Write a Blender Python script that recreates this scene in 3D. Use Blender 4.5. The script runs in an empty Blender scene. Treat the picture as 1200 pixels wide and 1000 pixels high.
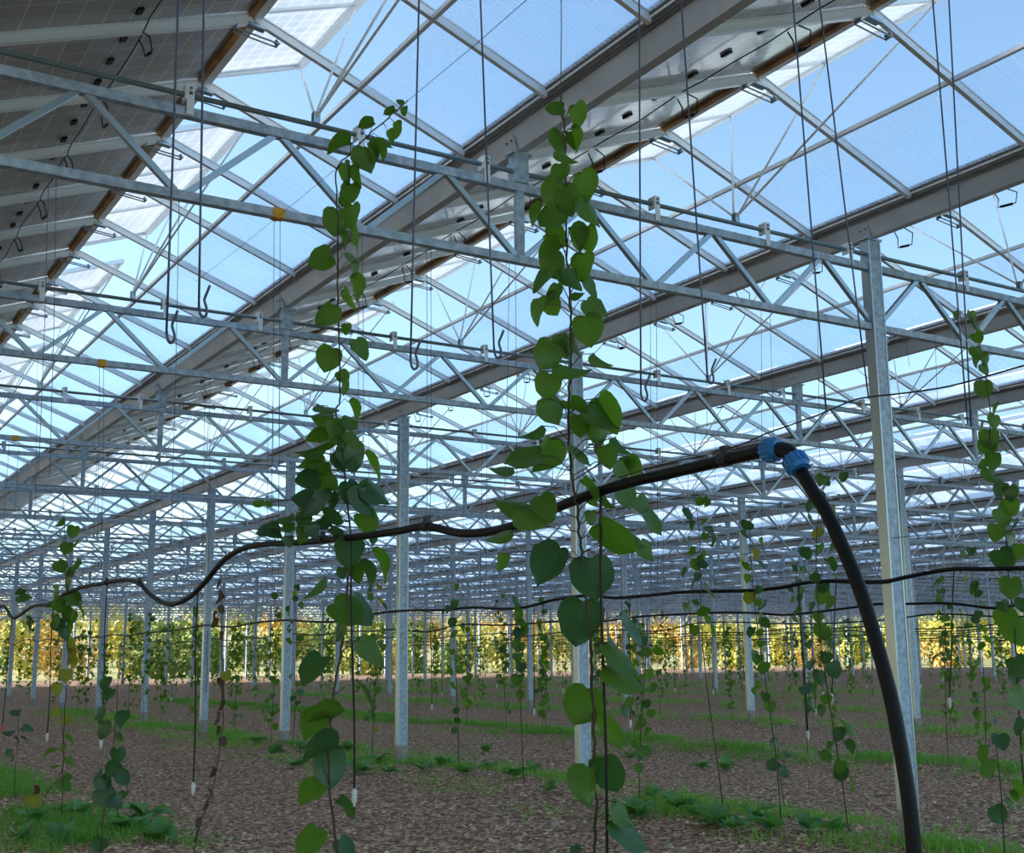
import bpy, bmesh, math, random
from mathutils import Vector, Matrix, noise
random.seed(7)
C = bpy.context.scene.collection
SC = bpy.context.scene

# ------------------------------------------------------------------ camera
H = 1.342
YAW, PITCH, ROLL, FPX = 0.5553, 0.1876, -0.0100, 1411.73
fw = Vector((math.sin(YAW)*math.cos(PITCH), math.cos(YAW)*math.cos(PITCH), math.sin(PITCH)))
r0 = Vector((math.cos(YAW), -math.sin(YAW), 0)); u0 = r0.cross(fw)
RT = math.cos(ROLL)*r0 + math.sin(ROLL)*u0
UP = -math.sin(ROLL)*r0 + math.cos(ROLL)*u0
CAM = Vector((0, 0, H))
cd = bpy.data.cameras.new('camera'); cam = bpy.data.objects.new('camera', cd); C.objects.link(cam)
cd.sensor_fit = 'HORIZONTAL'; cd.sensor_width = 36; cd.lens = FPX/1200*36; cd.clip_end = 2000; cd.clip_start = .05
cam.matrix_world = Matrix(((RT.x, UP.x, -fw.x, 0), (RT.y, UP.y, -fw.y, 0), (RT.z, UP.z, -fw.z, H), (0, 0, 0, 1)))
SC.camera = cam

# ------------------------------------------------------------------ light
SUN_EL = math.radians(15); SUN_AZ = math.radians(50)       # azimuth from +Y towards -X
SUND = Vector((-math.sin(SUN_AZ)*math.cos(SUN_EL), math.cos(SUN_AZ)*math.cos(SUN_EL), math.sin(SUN_EL)))
w = bpy.data.worlds.new('World'); SC.world = w; w.use_nodes = True
nt = w.node_tree; bg = nt.nodes['Background']
sky = nt.nodes.new('ShaderNodeTexSky'); sky.sky_type = 'NISHITA'; sky.sun_disc = False
sky.sun_elevation = math.radians(32); sky.sun_rotation = -SUN_AZ
sky.air_density = 1.1; sky.dust_density = 1.1; sky.ozone_density = 2.0; sky.altitude = 200
tint = nt.nodes.new('ShaderNodeMix'); tint.data_type = 'RGBA'; tint.blend_type = 'MULTIPLY'; tint.inputs[0].default_value = 1
tint.inputs[7].default_value = (.94, 1.02, 1.0, 1)
nt.links.new(sky.outputs[0], tint.inputs[6]); nt.links.new(tint.outputs[2], bg.inputs[0]); bg.inputs[1].default_value = 0.155
sl = bpy.data.lights.new('sun', 'SUN'); sl.energy = 6.0; sl.angle = math.radians(.6); sl.color = (1, .97, .91)
so = bpy.data.objects.new('sun', sl); C.objects.link(so); so.rotation_euler = SUND.to_track_quat('Z', 'Y').to_euler()
so.location = (-30, 30, 30)
vs = SC.view_settings; vs.view_transform = 'Standard'; vs.look = 'None'; vs.gamma = 1; vs.use_curve_mapping = False
vs.exposure = 0.95
try:
    SC.cycles.transparent_max_bounces = 24; SC.cycles.max_bounces = 10; SC.cycles.diffuse_bounces = 6
except Exception: pass

# ------------------------------------------------------------------ pixel helpers (directions only)
def ray(u, v): return fw + RT*((u-600)/FPX) - UP*((v-500)/FPX)
def at_x(u, v, X): d = ray(u, v); return CAM + d*(X/d.x)
def at_y(u, v, Y): d = ray(u, v); return CAM + d*(Y/d.y)
def at_z(u, v, Z): d = ray(u, v); return CAM + d*((Z-H)/d.z)
def at_d(u, v, D): return CAM + ray(u, v)*D
def depth(P): return (Vector(P)-CAM).dot(fw)

# ------------------------------------------------------------------ materials
M = {}
def mat(name, col, rough=.6, metal=0., spec=.5):
    m = bpy.data.materials.new(name); m.use_nodes = True
    b = m.node_tree.nodes['Principled BSDF']
    b.inputs['Base Color'].default_value = (*col, 1); b.inputs['Roughness'].default_value = rough
    b.inputs['Metallic'].default_value = metal; b.inputs['Specular IOR Level'].default_value = spec
    M[name] = m; return m, m.node_tree, b
def noisecol(ntree, b, c1, c2, scale=8, coord='Object', detail=4, lo=.35, hi=.65, extra=None):
    tc = ntree.nodes.new('ShaderNodeTexCoord'); n = ntree.nodes.new('ShaderNodeTexNoise')
    n.inputs['Scale'].default_value = scale; n.inputs['Detail'].default_value = detail
    cr = ntree.nodes.new('ShaderNodeValToRGB')
    cr.color_ramp.elements[0].position = lo; cr.color_ramp.elements[0].color = (*c1, 1)
    cr.color_ramp.elements[1].position = hi; cr.color_ramp.elements[1].color = (*c2, 1)
    if extra:
        for p, c in extra: e = cr.color_ramp.elements.new(p); e.color = (*c, 1)
    ntree.links.new(tc.outputs[coord], n.inputs['Vector']); ntree.links.new(n.outputs[0], cr.inputs[0])
    ntree.links.new(cr.outputs[0], b.inputs['Base Color']); return n, cr
def bump(ntree, b, src, strength=.3, dist=.02):
    bp = ntree.nodes.new('ShaderNodeBump'); bp.inputs['Strength'].default_value = strength; bp.inputs['Distance'].default_value = dist
    ntree.links.new(src, bp.inputs['Height']); ntree.links.new(bp.outputs[0], b.inputs['Normal'])

m, t, b = mat('galvanised', (.5, .56, .6), .62, .25); noisecol(t, b, (.31, .41, .53), (.53, .65, .78), 22, 'Object', 5)
m, t, b = mat('galvanised_bar', (.42, .52, .58), .36, .75)
mat('tube_steel', (.20, .28, .32), .4, .5)
m, t, b = mat('bright_aluminium', (.88, .93, .96), .35, .1)
m, t, b = mat('gutter_metal', (.50, .5, .5), .40, .3); noisecol(t, b, (.54, .575, .62), (.66, .70, .745), 3)
mat('seal_white', (.92, .92, .9), .45)
mat('seal_dark', (.14, .11, .09), .6)
m, t, b = mat('ridge_brown', (.42, .20, .06), .6); noisecol(t, b, (.28, .13, .04), (.62, .34, .11), 6)
mat('black_plastic', (.005, .006, .007), .5, 0, .25)
mat('black_rubber', (.02, .02, .022), .5)
m, t, b = mat('blue_plastic', (.02, .20, .55), .3)
mat('white_plastic', (.82, .82, .82), .4)
mat('red_plastic', (.75, .14, .08), .5)
mat('dark_wire', (.10, .11, .16), .4, .4)
mat('thin_string', (.10, .11, .13), .7)
mat('yellow_tape', (.70, .38, .02), .6)
m, t, b = mat('concrete', (.34, .33, .31), .9); noisecol(t, b, (.26, .25, .23), (.42, .41, .39), 30)
# photovoltaic underside: grey cells behind glass with pale gaps; outer side: dusty glass
m, t, b = mat('pv_underside', (.2, .19, .18), .14, 0, .7)
tc = t.nodes.new('ShaderNodeTexCoord'); br = t.nodes.new('ShaderNodeTexBrick')
br.offset = 0; br.squash = 1; br.inputs['Scale'].default_value = 1
br.inputs['Brick Width'].default_value = .0785*2; br.inputs['Row Height'].default_value = .1567
br.inputs['Mortar Size'].default_value = .0035; br.inputs['Mortar Smooth'].default_value = .1
br.inputs['Color1'].default_value = (.40, .39, .38, 1); br.inputs['Color2'].default_value = (.44, .43, .42, 1)
br.inputs['Mortar'].default_value = (.72, .71, .70, 1)
t.links.new(tc.outputs['Object'], br.inputs['Vector']); t.links.new(br.outputs['Color'], b.inputs['Base Color'])
mat('pv_dusty_glass', (.62, .62, .63), .32)
# ribbed polycarbonate
m = bpy.data.materials.new('polycarbonate'); m.use_nodes = True; M['polycarbonate'] = m
t = m.node_tree; t.nodes.clear(); out = t.nodes.new('ShaderNodeOutputMaterial')
tr = t.nodes.new('ShaderNodeBsdfTransparent'); tr.inputs[0].default_value = (.82, .95, 1, 1)
tl = t.nodes.new('ShaderNodeBsdfTranslucent'); tl.inputs[0].default_value = (.95, .97, 1, 1)
gl = t.nodes.new('ShaderNodeBsdfGlossy'); gl.inputs['Roughness'].default_value = .25
mx = t.nodes.new('ShaderNodeMixShader'); mx2 = t.nodes.new('ShaderNodeMixShader'); mx2.inputs[0].default_value = .05
tc = t.nodes.new('ShaderNodeTexCoord'); mp = t.nodes.new('ShaderNodeMapping'); mp.inputs['Scale'].default_value = (.35, 14, .35)
n1 = t.nodes.new('ShaderNodeTexNoise'); n1.inputs['Scale'].default_value = 1.6; n1.inputs['Detail'].default_value = 5
n2 = t.nodes.new('ShaderNodeTexNoise'); n2.inputs['Scale'].default_value = 1.3; n2.inputs['Detail'].default_value = 2
wv = t.nodes.new('ShaderNodeTexWave'); wv.wave_type = 'BANDS'; wv.bands_direction = 'Y'; wv.inputs['Scale'].default_value = 8.5
wv.inputs['Distortion'].default_value = 0.
ma = t.nodes.new('ShaderNodeMath'); ma.operation = 'MULTIPLY'
mb = t.nodes.new('ShaderNodeMath'); mb.operation = 'MULTIPLY_ADD'; mb.inputs[1].default_value = .12
mr = t.nodes.new('ShaderNodeMapRange'); mr.inputs[1].default_value = .12; mr.inputs[2].default_value = .55; mr.inputs[3].default_value = .14; mr.inputs[4].default_value = .85
t.links.new(tc.outputs['Object'], mp.inputs[0]); t.links.new(mp.outputs[0], n1.inputs['Vector'])
t.links.new(tc.outputs['Object'], n2.inputs['Vector']); t.links.new(tc.outputs['Object'], wv.inputs['Vector'])
t.links.new(n1.outputs[0], ma.inputs[0]); t.links.new(n2.outputs[0], ma.inputs[1])
t.links.new(wv.outputs['Fac'], mb.inputs[0]); t.links.new(ma.outputs[0], mb.inputs[2])
t.links.new(mb.outputs[0], mr.inputs[0]); t.links.new(mr.outputs[0], mx.inputs[0])
t.links.new(tr.outputs[0], mx.inputs[1]); t.links.new(tl.outputs[0], mx.inputs[2])
t.links.new(mx.outputs[0], mx2.inputs[1]); t.links.new(gl.outputs[0], mx2.inputs[2]); t.links.new(mx2.outputs[0], out.inputs[0])
# vent glazing: translucent glass with printed grid
m = bpy.data.materials.new('vent_glass'); m.use_nodes = True; M['vent_glass'] = m
t = m.node_tree; t.nodes.clear(); out = t.nodes.new('ShaderNodeOutputMaterial')
tl = t.nodes.new('ShaderNodeBsdfTranslucent'); df = t.nodes.new('ShaderNodeBsdfDiffuse'); gl = t.nodes.new('ShaderNodeBsdfGlossy'); gl.inputs['Roughness'].default_value = .06
tc = t.nodes.new('ShaderNodeTexCoord'); br = t.nodes.new('ShaderNodeTexBrick'); br.offset = 0
br.inputs['Scale'].default_value = 1; br.inputs['Brick Width'].default_value = .1; br.inputs['Row Height'].default_value = .1
br.inputs['Mortar Size'].default_value = .006
br.inputs['Color1'].default_value = (.70, .75, .80, 1); br.inputs['Color2'].default_value = (.76, .80, .84, 1); br.inputs['Mortar'].default_value = (.92, .93, .93, 1)
t.links.new(tc.outputs['Object'], br.inputs['Vector']); t.links.new(br.outputs['Color'], tl.inputs[0])
df.inputs[0].default_value = (.6, .62, .64, 1)
a1 = t.nodes.new('ShaderNodeMixShader'); a1.inputs[0].default_value = .25; a2 = t.nodes.new('ShaderNodeMixShader'); a2.inputs[0].default_value = .18
t.links.new(tl.outputs[0], a1.inputs[1]); t.links.new(df.outputs[0], a1.inputs[2]); t.links.new(a1.outputs[0], a2.inputs[1]); t.links.new(gl.outputs[0], a2.inputs[2]); t.links.new(a2.outputs[0], out.inputs[0])
# leaves
def leafmat(name, c1, c2, trans, tcol, rough=.42):
    m, t, b = mat(name, c1, rough)
    oi = t.nodes.new('ShaderNodeObjectInfo'); cr = t.nodes.new('ShaderNodeValToRGB')
    cr.color_ramp.elements[0].color = (*c1, 1); cr.color_ramp.elements[1].color = (*c2, 1)
    tc = t.nodes.new('ShaderNodeTexCoord'); n = t.nodes.new('ShaderNodeTexNoise'); n.inputs['Scale'].default_value = 6
    t.links.new(tc.outputs['Object'], n.inputs['Vector'])
    ad = t.nodes.new('ShaderNodeMath'); ad.operation = 'MULTIPLY_ADD'; ad.inputs[1].default_value = .7
    sb = t.nodes.new('ShaderNodeMath'); sb.operation = 'MULTIPLY'; sb.inputs[1].default_value = .35
    t.links.new(n.outputs[0], sb.inputs[0]); t.links.new(oi.outputs['Random'], ad.inputs[0]); t.links.new(sb.outputs[0], ad.inputs[2])
    t.links.new(ad.outputs[0], cr.inputs[0])
    sp = t.nodes.new('ShaderNodeSeparateXYZ'); t.links.new(tc.outputs['Object'], sp.inputs[0])
    def mth(op, a, b_=None):
        k = t.nodes.new('ShaderNodeMath'); k.operation = op
        for i_, q_ in enumerate((a, b_)):
            if q_ is None: continue
            if isinstance(q_, (int, float)): k.inputs[i_].default_value = q_
            else: t.links.new(q_, k.inputs[i_])
        return k.outputs[0]
    ax_ = mth('ABSOLUTE', sp.outputs[0]); lat = mth('FRACT', mth('MULTIPLY', mth('SUBTRACT', sp.outputs[1], mth('MULTIPLY', ax_, .8)), 6.5))
    vn = mth('MAXIMUM', mth('LESS_THAN', lat, .12), mth('LESS_THAN', ax_, .012))
    vm = t.nodes.new('ShaderNodeMix'); vm.data_type = 'RGBA'; vm.inputs[7].default_value = (min(1, c2[0]*1.9+.03), min(1, c2[1]*1.35+.03), c2[2]*1.5+.02, 1)
    t.links.new(mth('MULTIPLY', vn, .45), vm.inputs[0]); t.links.new(cr.outputs[0], vm.inputs[6]); t.links.new(vm.outputs[2], b.inputs['Base Color'])
    tl = t.nodes.new('ShaderNodeBsdfTranslucent'); mxs = t.nodes.new('ShaderNodeMixShader'); mxs.inputs[0].default_value = trans
    tl.inputs[0].default_value = (*tcol, 1)
    o = [x for x in t.nodes if x.type == 'OUTPUT_MATERIAL'][0]
    t.links.new(b.outputs[0], mxs.inputs[1]); t.links.new(tl.outputs[0], mxs.inputs[2]); t.links.new(mxs.outputs[0], o.inputs[0])
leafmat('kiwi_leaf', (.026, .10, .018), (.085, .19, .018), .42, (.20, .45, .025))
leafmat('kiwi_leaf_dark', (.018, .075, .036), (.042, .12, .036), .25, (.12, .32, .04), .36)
leafmat('dead_leaf', (.035, .018, .012), (.09, .045, .022), .15, (.2, .08, .02), .7)
leafmat('yellow_leaf', (.16, .20, .015), (.30, .28, .02), .45, (.45, .5, .03), .5)
leafmat('grass', (.08, .29, .03), (.24, .50, .07), .35, (.3, .7, .06), .5)
leafmat('weed_leaf', (.06, .22, .05), (.18, .40, .12), .3, (.22, .55, .08), .45)
m, t, b = mat('vine_stem', (.085, .062, .042), .75)
m, t, b = mat('soil', (.13, .075, .045), .95)
n, cr = noisecol(t, b, (.13, .062, .035), (.92, .64, .42), 22, 'Object', 8, .36, .68, [(.52, (.40, .215, .120))])
bump(t, b, n.outputs[0], .9, .06)
m, t, b = mat('clod', (.2, .13, .085), .95); noisecol(t, b, (.30, .15, .085), (.92, .66, .46), 9, 'Object', 2, .35, .65)
m, t, b = mat('stone', (.40, .32, .26), .85); noisecol(t, b, (.30, .23, .18), (.5, .42, .35), 12)
m, t, b = mat('field', (.50, .40, .12), .95); noisecol(t, b, (.40, .36, .10), (.62, .47, .18), .06, 'Object', 6)
m, t, b = mat('hill_grass', (.45, .42, .10), .95); noisecol(t, b, (.30, .33, .06), (.62, .50, .12), .05, 'Object', 6)
for nm, c1, c2 in (('tree_yellow', (.42, .40, .06), (.70, .60, .14)), ('tree_green', (.16, .22, .05), (.36, .40, .10)), ('tree_orange', (.50, .32, .07), (.72, .52, .15))):
    m, t, b = mat(nm, c1, .9); noisecol(t, b, c1, c2, 1.5)
mat('bark', (.10, .07, .05), .9)

# ------------------------------------------------------------------ mesh helpers
class MB:
    def __init__(s): s.v = []; s.f = []; s.mi = []
    def quad8(s, c, mi=0, mis=None):          # 8 corners: bottom loop, top loop
        n = len(s.v); s.v += [tuple(p) for p in c]
        for k, q in enumerate(((0, 3, 2, 1), (4, 5, 6, 7), (0, 1, 5, 4), (1, 2, 6, 5), (2, 3, 7, 6), (3, 0, 4, 7))):
            s.f.append(tuple(n+i for i in q)); s.mi.append(mis[k] if mis else mi)
    def box(s, x0, x1, y0, y1, z0, z1, mi=0, mis=None):
        s.quad8([(x0, y0, z0), (x1, y0, z0), (x1, y1, z0), (x0, y1, z0), (x0, y0, z1), (x1, y0, z1), (x1, y1, z1), (x0, y1, z1)], mi, mis)
    def bar(s, a, b, w, h=None, up=Vector((0, 0, 1)), mi=0):
        a = Vector(a); b = Vector(b); h = h or w; d = (b-a).normalized()
        sx = d.cross(up)
        if sx.length < 1e-4: sx = d.cross(Vector((0, 1, 0)))
        sx.normalize(); sz = sx.cross(d).normalized(); sx = sx*w/2; sz = sz*h/2
        s.quad8([a-sx-sz, a+sx-sz, b+sx-sz, b-sx-sz, a-sx+sz, a+sx+sz, b+sx+sz, b-sx+sz], mi)
    def tube(s, pts, r, n=8, mi=0, cap=True):
        pts = [Vector(p) for p in pts]; base = len(s.v); N = len(pts)
        rr = r if isinstance(r, (list, tuple)) else [r]*N
        prev = None
        for i, p in enumerate(pts):
            d = (pts[min(i+1, N-1)]-pts[max(i-1, 0)]).normalized()
            if prev is None:
                a = d.cross(Vector((0, 0, 1)))
                if a.length < .05: a = d.cross(Vector((0, 1, 0)))
            else: a = prev - d*prev.dot(d)
            a.normalize(); prev = a; bb = d.cross(a)
            for k in range(n):
                t_ = 2*math.pi*k/n; s.v.append(tuple(p+(a*math.cos(t_)+bb*math.sin(t_))*rr[i]))
        for i in range(N-1):
            for k in range(n):
                k2 = (k+1) % n
                s.f.append((base+i*n+k, base+i*n+k2, base+(i+1)*n+k2, base+(i+1)*n+k)); s.mi.append(mi)
        if cap:
            s.f.append(tuple(base+k for k in range(n))[::-1]); s.mi.append(mi)
            s.f.append(tuple(base+(N-1)*n+k for k in range(n))); s.mi.append(mi)
    def prism(s, prof, y0, y1, mi=0):          # closed profile (x,z) extruded along Y
        n = len(s.v); k = len(prof)
        s.v += [(x, y0, z) for x, z in prof]+[(x, y1, z) for x, z in prof]
        for i in range(k):
            j = (i+1) % k; s.f.append((n+i, n+j, n+k+j, n+k+i)); s.mi.append(mi)
        s.f.append(tuple(n+i for i in range(k))[::-1]); s.mi.append(mi); s.f.append(tuple(n+k+i for i in range(k))); s.mi.append(mi)
    def mesh(s, name, mats, smooth=False):
        me = bpy.data.meshes.new(name); me.from_pydata(s.v, [], s.f)
        for x in (mats if isinstance(mats, (list, tuple)) else [mats]): me.materials.append(M[x])
        me.polygons.foreach_set('material_index', s.mi)
        if smooth: me.polygons.foreach_set('use_smooth', [True]*len(s.f))
        me.update(); return me
    def build(s, name, mats, parent=None, smooth=False): return obj(name, s.mesh(name, mats, smooth), parent)
def obj(name, me, parent=None, loc=None):
    o = bpy.data.objects.new(name, me); C.objects.link(o)
    if parent: o.parent = parent
    if loc is not None: o.location = loc
    return o
def tag(o, label=None, cat=None, group=None, kind=None):
    if label: o['label'] = label
    if cat: o['category'] = cat
    if group: o['group'] = group
    if kind: o['kind'] = kind
    return o
def thing(name, label, cat, loc=(0, 0, 0), group=None):
    o = bpy.data.objects.new(name, None); C.objects.link(o); o.location = loc; o.empty_display_size = .1
    return tag(o, label, cat, group)
ORD = ['first', 'second', 'third', 'fourth', 'fifth', 'sixth', 'seventh', 'eighth', 'ninth', 'tenth', 'eleventh', 'twelfth', 'thirteenth',
       'fourteenth', 'fifteenth', 'sixteenth', 'seventeenth', 'eighteenth', 'nineteenth', 'twentieth', 'twenty-first', 'twenty-second', 'twenty-third',
       'twenty-fourth', 'twenty-fifth', 'twenty-sixth', 'twenty-seventh', 'twenty-eighth', 'twenty-ninth', 'thirtieth', 'thirty-first', 'thirty-second']

# ------------------------------------------------------------------ layout of the glasshouse (metres)
Y0, X1, W, S = 6.0866, 3.8449, 3.2, 4.0
def GX(j): return X1 + (j-1)*W
def TY(k): return Y0 + k*S
KMAX, JMAX = 18, 25
YEND, XEND = TY(KMAX), GX(JMAX+1)
ZB, ZT, ZP, ZTUBE = 3.765, 4.240, 4.467, 4.345
RIDX, RIDZ = 1.6, 5.19
def near(X, Y): return math.hypot(X, Y)
def vis(X, Y, m=0.): return Y >= .60*X-4.5-m and X >= .10*Y-5-m and Y <= YEND+.1 and X <= XEND+.1

# ================================================================== GROUND
def hgt(x, y):
    e = .035*noise.noise(Vector((x*.55, y*.35, 1.3))) + .022*noise.noise(Vector((x*2.1, y*2.1, 4.))) + .014*noise.noise(Vector((x*6, y*6, 9.)))
    rowd = ((x-2.24+2.4) % 4.8)-2.4
    return e + .05*math.exp(-(rowd/.7)**2) - .015
def axis(a, bnds):
    o = [a]
    for lim, st in bnds:
        while o[-1] < lim-1e-6: o.append(min(lim, o[-1]+st))
    return o
xs = axis(-52, ((-14, 4.), (-2, 1.), (14, .11), (24, .25), (XEND+2, 1.2))); ys = axis(-8, ((4, 1.), (18, .11), (28, .25), (YEND+3, 1.2)))
mbs = MB(); nx = len(xs)
for y in ys:
    for x in xs: mbs.v.append((x, y, hgt(x, y)))
for i in range(len(ys)-1):
    for j in range(nx-1): mbs.f.append((i*nx+j, i*nx+j+1, (i+1)*nx+j+1, (i+1)*nx+j)); mbs.mi.append(0)
tag(mbs.build('floor', 'soil', None, True), 'brown stony soil floor of the glasshouse', 'soil', kind='structure')
# sunlit field and hillside outside
mbf = MB(); NX, NY = 60, 60
for i in range(NY+1):
    for j in range(NX+1):
        x = -260+j*700/NX; y = -120+i*640/NY
        d = max(0, max(y-150, 0)*.6+max(x-150, 0)*.5)
        z = -.12 + .075*d + 2.2*noise.noise(Vector((x*.01, y*.01, 0)))*min(1, d/30)
        mbf.v.append((x, y, z))
for i in range(NY):
    for j in range(NX): mbf.f.append((i*(NX+1)+j, i*(NX+1)+j+1, (i+1)*(NX+1)+j+1, (i+1)*(NX+1)+j)); mbf.mi.append(0)
tag(mbf.build('ground_outside', 'field', None, True), 'dry yellow field rising behind the glasshouse in sunlight', 'field', kind='structure')

# clods: uncountable crumbs on the soil
rs = random.Random(3); mc = MB()
def inview(x, y, z, m=40):
    d = Vector((x, y, z))-CAM; zz = d.dot(fw)
    if zz < .5: return False
    u = 600+FPX*d.dot(RT)/zz; v = 500-FPX*d.dot(UP)/zz
    return -m < u < 1200+m and -m < v < 1000+m
for i in range(120000):
    dd = 7.5+22*rs.random()**1.8; hd = rs.uniform(.10, 1.0); x = dd*math.sin(hd); y = dd*math.cos(hd)
    if x > 26 or not inview(x, y, 0): continue
    s_ = rs.uniform(.005, .017)*(1 if rs.random() < .96 else 1.8); z = hgt(x, y); a = rs.random()*6.28; n = len(mc.v); e = rs.uniform(.4, 1.)
    for k in range(5): rk_ = rs.uniform(.6, 1.3); mc.v.append((x+s_*rk_*1.3*math.cos(a+k*1.257), y+s_*e*rk_*math.sin(a+k*1.257), z+(s_*.5*rs.random() if k % 2 else -.004)))
    mc.v.append((x+rs.uniform(-.5, .5)*s_, y+rs.uniform(-.5, .5)*s_, z+s_*rs.uniform(.35, .9)))
    mc.f += [(n+k, n+(k+1) % 5, n+5) for k in range(5)]; mc.mi += [0]*5
    if len(mc.f) > 190000: break
tag(mc.build('soil_crumbs', 'clod'), 'loose brown soil crumbs and chips scattered over the ground', 'soil', kind='stuff')

def ico(rad, sub, seed, amp, flat=1.):
    bm = bmesh.new(); bmesh.ops.create_icosphere(bm, subdivisions=sub, radius=rad)
    for v_ in bm.verts:
        k = 1+amp*noise.noise(v_.co/rad*1.4+Vector((seed*3.1, seed, 0))); v_.co *= k; v_.co.z *= flat
    return bm
for i, (u, v, sz, lab) in enumerate(((648, 963, .055, 'pale rounded stone on bare soil left of the big tall vine stem'), (268, 981, .03, 'small pale stone on soil near the dead vine'),
                                (205, 884, .035, 'grey stone in the soil beside the grass strip at left'), (782, 985, .035, 'small white stone below the front grass strip'),
                                (895, 936, .03, 'pale stone at the foot of the bare young plant'))):
    P = at_z(u, v, .02); bm = ico(sz, 2, i+1, .5, .65); me = bpy.data.meshes.new('stone'); bm.to_mesh(me); bm.free(); me.materials.append(M['stone'])
    tag(obj('stone', me, None, (P.x, P.y, hgt(P.x, P.y)+sz*.3)), lab, 'stone', 'stones on the soil')

# ================================================================== STRUCTURE
# ---- columns
mcol = MB(); mcol.box(-.06, .06, -.04, .04, .0, ZP-.24)
mcol.box(-.061, .061, -.012, -.004+.0, 0, 0)  # seam (degenerate strip, hidden)
mcol.v = mcol.v[:8]; mcol.f = mcol.f[:6]; mcol.mi = mcol.mi[:6]
ME_SHAFT = mcol.mesh('shaft', 'galvanised')
mft = MB(); mft.box(-.066, .066, -.046, .046, -.15, .24); ME_FOOT = mft.mesh('concrete_foot', 'concrete')
mcap = MB(); mcap.box(-.085, .085, -.05, .05, ZP-.012, ZP+.003); ME_CAP = mcap.mesh('head_plate', 'galvanised_bar')
mlip = MB()
for sx in (-.06, .06): mlip.box(sx-.006, sx+.006, -.044, .044, 0, ZP-.25)
ME_LIP = mlip.mesh('corner_lip', 'galvanised_bar')
colrow = {}
for j in range(-1, JMAX+2):
    if (j-2) % 3: continue
    rowi = 0
    for k in range(-2, KMAX+1):
        X, Y = GX(j), TY(k)
        if not vis(X, Y): continue
        if j == -1 and k < 0: continue
        rr = (j-2)//3
        lab = ('galvanised steel column, %s back in the %s column line from the camera' % (ORD[k+2], ORD[rr+1]))
        c = thing('column', lab, 'column', (X, Y, 0), 'galvanised columns of the glasshouse')
        sh = obj('shaft', ME_SHAFT, c, (0, 0, .24)); obj('concrete_foot', ME_FOOT, c)
        if near(X, Y) < 26: obj('head_plate', ME_CAP, c); obj('corner_lip', ME_LIP, c, (0, 0, .24))

# ---- lattice girders with hangers
def girder_parts(full=True):
    P = {}
    q = MB(); q.box(.06, 3*W-.06, -.025, .025, ZT-.027, ZT+.027); P['top'] = q
    q = MB(); q.box(.06, 3*W-.06, -.025, .025, ZB-.025, ZB+.025); P['bottom'] = q
    return P
gp = girder_parts(); ME_TOP = gp['top'].mesh('top_chord', 'galvanised'); ME_BOT = gp['bottom'].mesh('bottom_chord', 'galvanised')
d1 = MB(); d1.bar((.03, 0, ZB+.02), (W/6-.025, 0, ZT-.02), .034, .034, Vector((0, 1, 0))); ME_DU = d1.mesh('diagonal_bar', 'galvanised_bar')
d2 = MB(); d2.bar((W/6+.025, 0, ZT-.02), (W/3-.03, 0, ZB+.02), .034, .034, Vector((0, 1, 0))); ME_DD = d2.mesh('diagonal_bar', 'galvanised_bar')
hp = MB(); hp.box(-.027, .027, -.02, .02, ZB+.02, ZT-.02); ME_HP = hp.mesh('hanger_post', 'galvanised')
hb = MB(); hb.box(-.05, .05, -.04, .04, ZT+.028, ZP-.005); hb.box(-.075, .075, -.045, .045, ZP-.012, ZP+.003); ME_HB = hb.mesh('gutter_stool', 'galvanised')
cb = MB(); cb.box(-.02, .02, -.034, -.030, ZT-.02, ZTUBE+.05); cb.box(-.03, -.018, -.036, .03, ZTUBE-.04, ZTUBE+.045); ME_CB = cb.mesh('tube_bracket', 'bright_aluminium')
bl = MB(); bl.box(-.008, .008, -.042, -.033, ZTUBE-.008, ZTUBE+.008); bl.box(-.006, .006, -.042, -.033, ZTUBE+.022, ZTUBE+.034); ME_BL = bl.mesh('bolt', 'dark_wire')
gj = MB()
for q in (gp['top'], gp['bottom']): n = len(gj.v); gj.v += q.v; gj.f += [tuple(n+i for i in f) for f in q.f]; gj.mi += q.mi
for i in range(9):
    for src in (d1, d2): n = len(gj.v); gj.v += [(x+i*W/3, y, z) for x, y, z in src.v]; gj.f += [tuple(n+a for a in f) for f in src.f]; gj.mi += src.mi
for i in (1, 2):
    for src in (hp, hb): n = len(gj.v); gj.v += [(x+i*W, y, z) for x, y, z in src.v]; gj.f += [tuple(n+a for a in f) for f in src.f]; gj.mi += src.mi
for i in range(3):
    for o_ in (1.09, 2.10, 2.95): n = len(gj.v); gj.v += [(x+i*W+o_, y, z) for x, y, z in cb.v]; gj.f += [tuple(n+a for a in f) for f in cb.f]; gj.mi += cb.mi
ME_GIRDER = gj.mesh('lattice_girder', 'galvanised')
SPAN = ['left', 'middle', 'right', 'far right']
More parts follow.
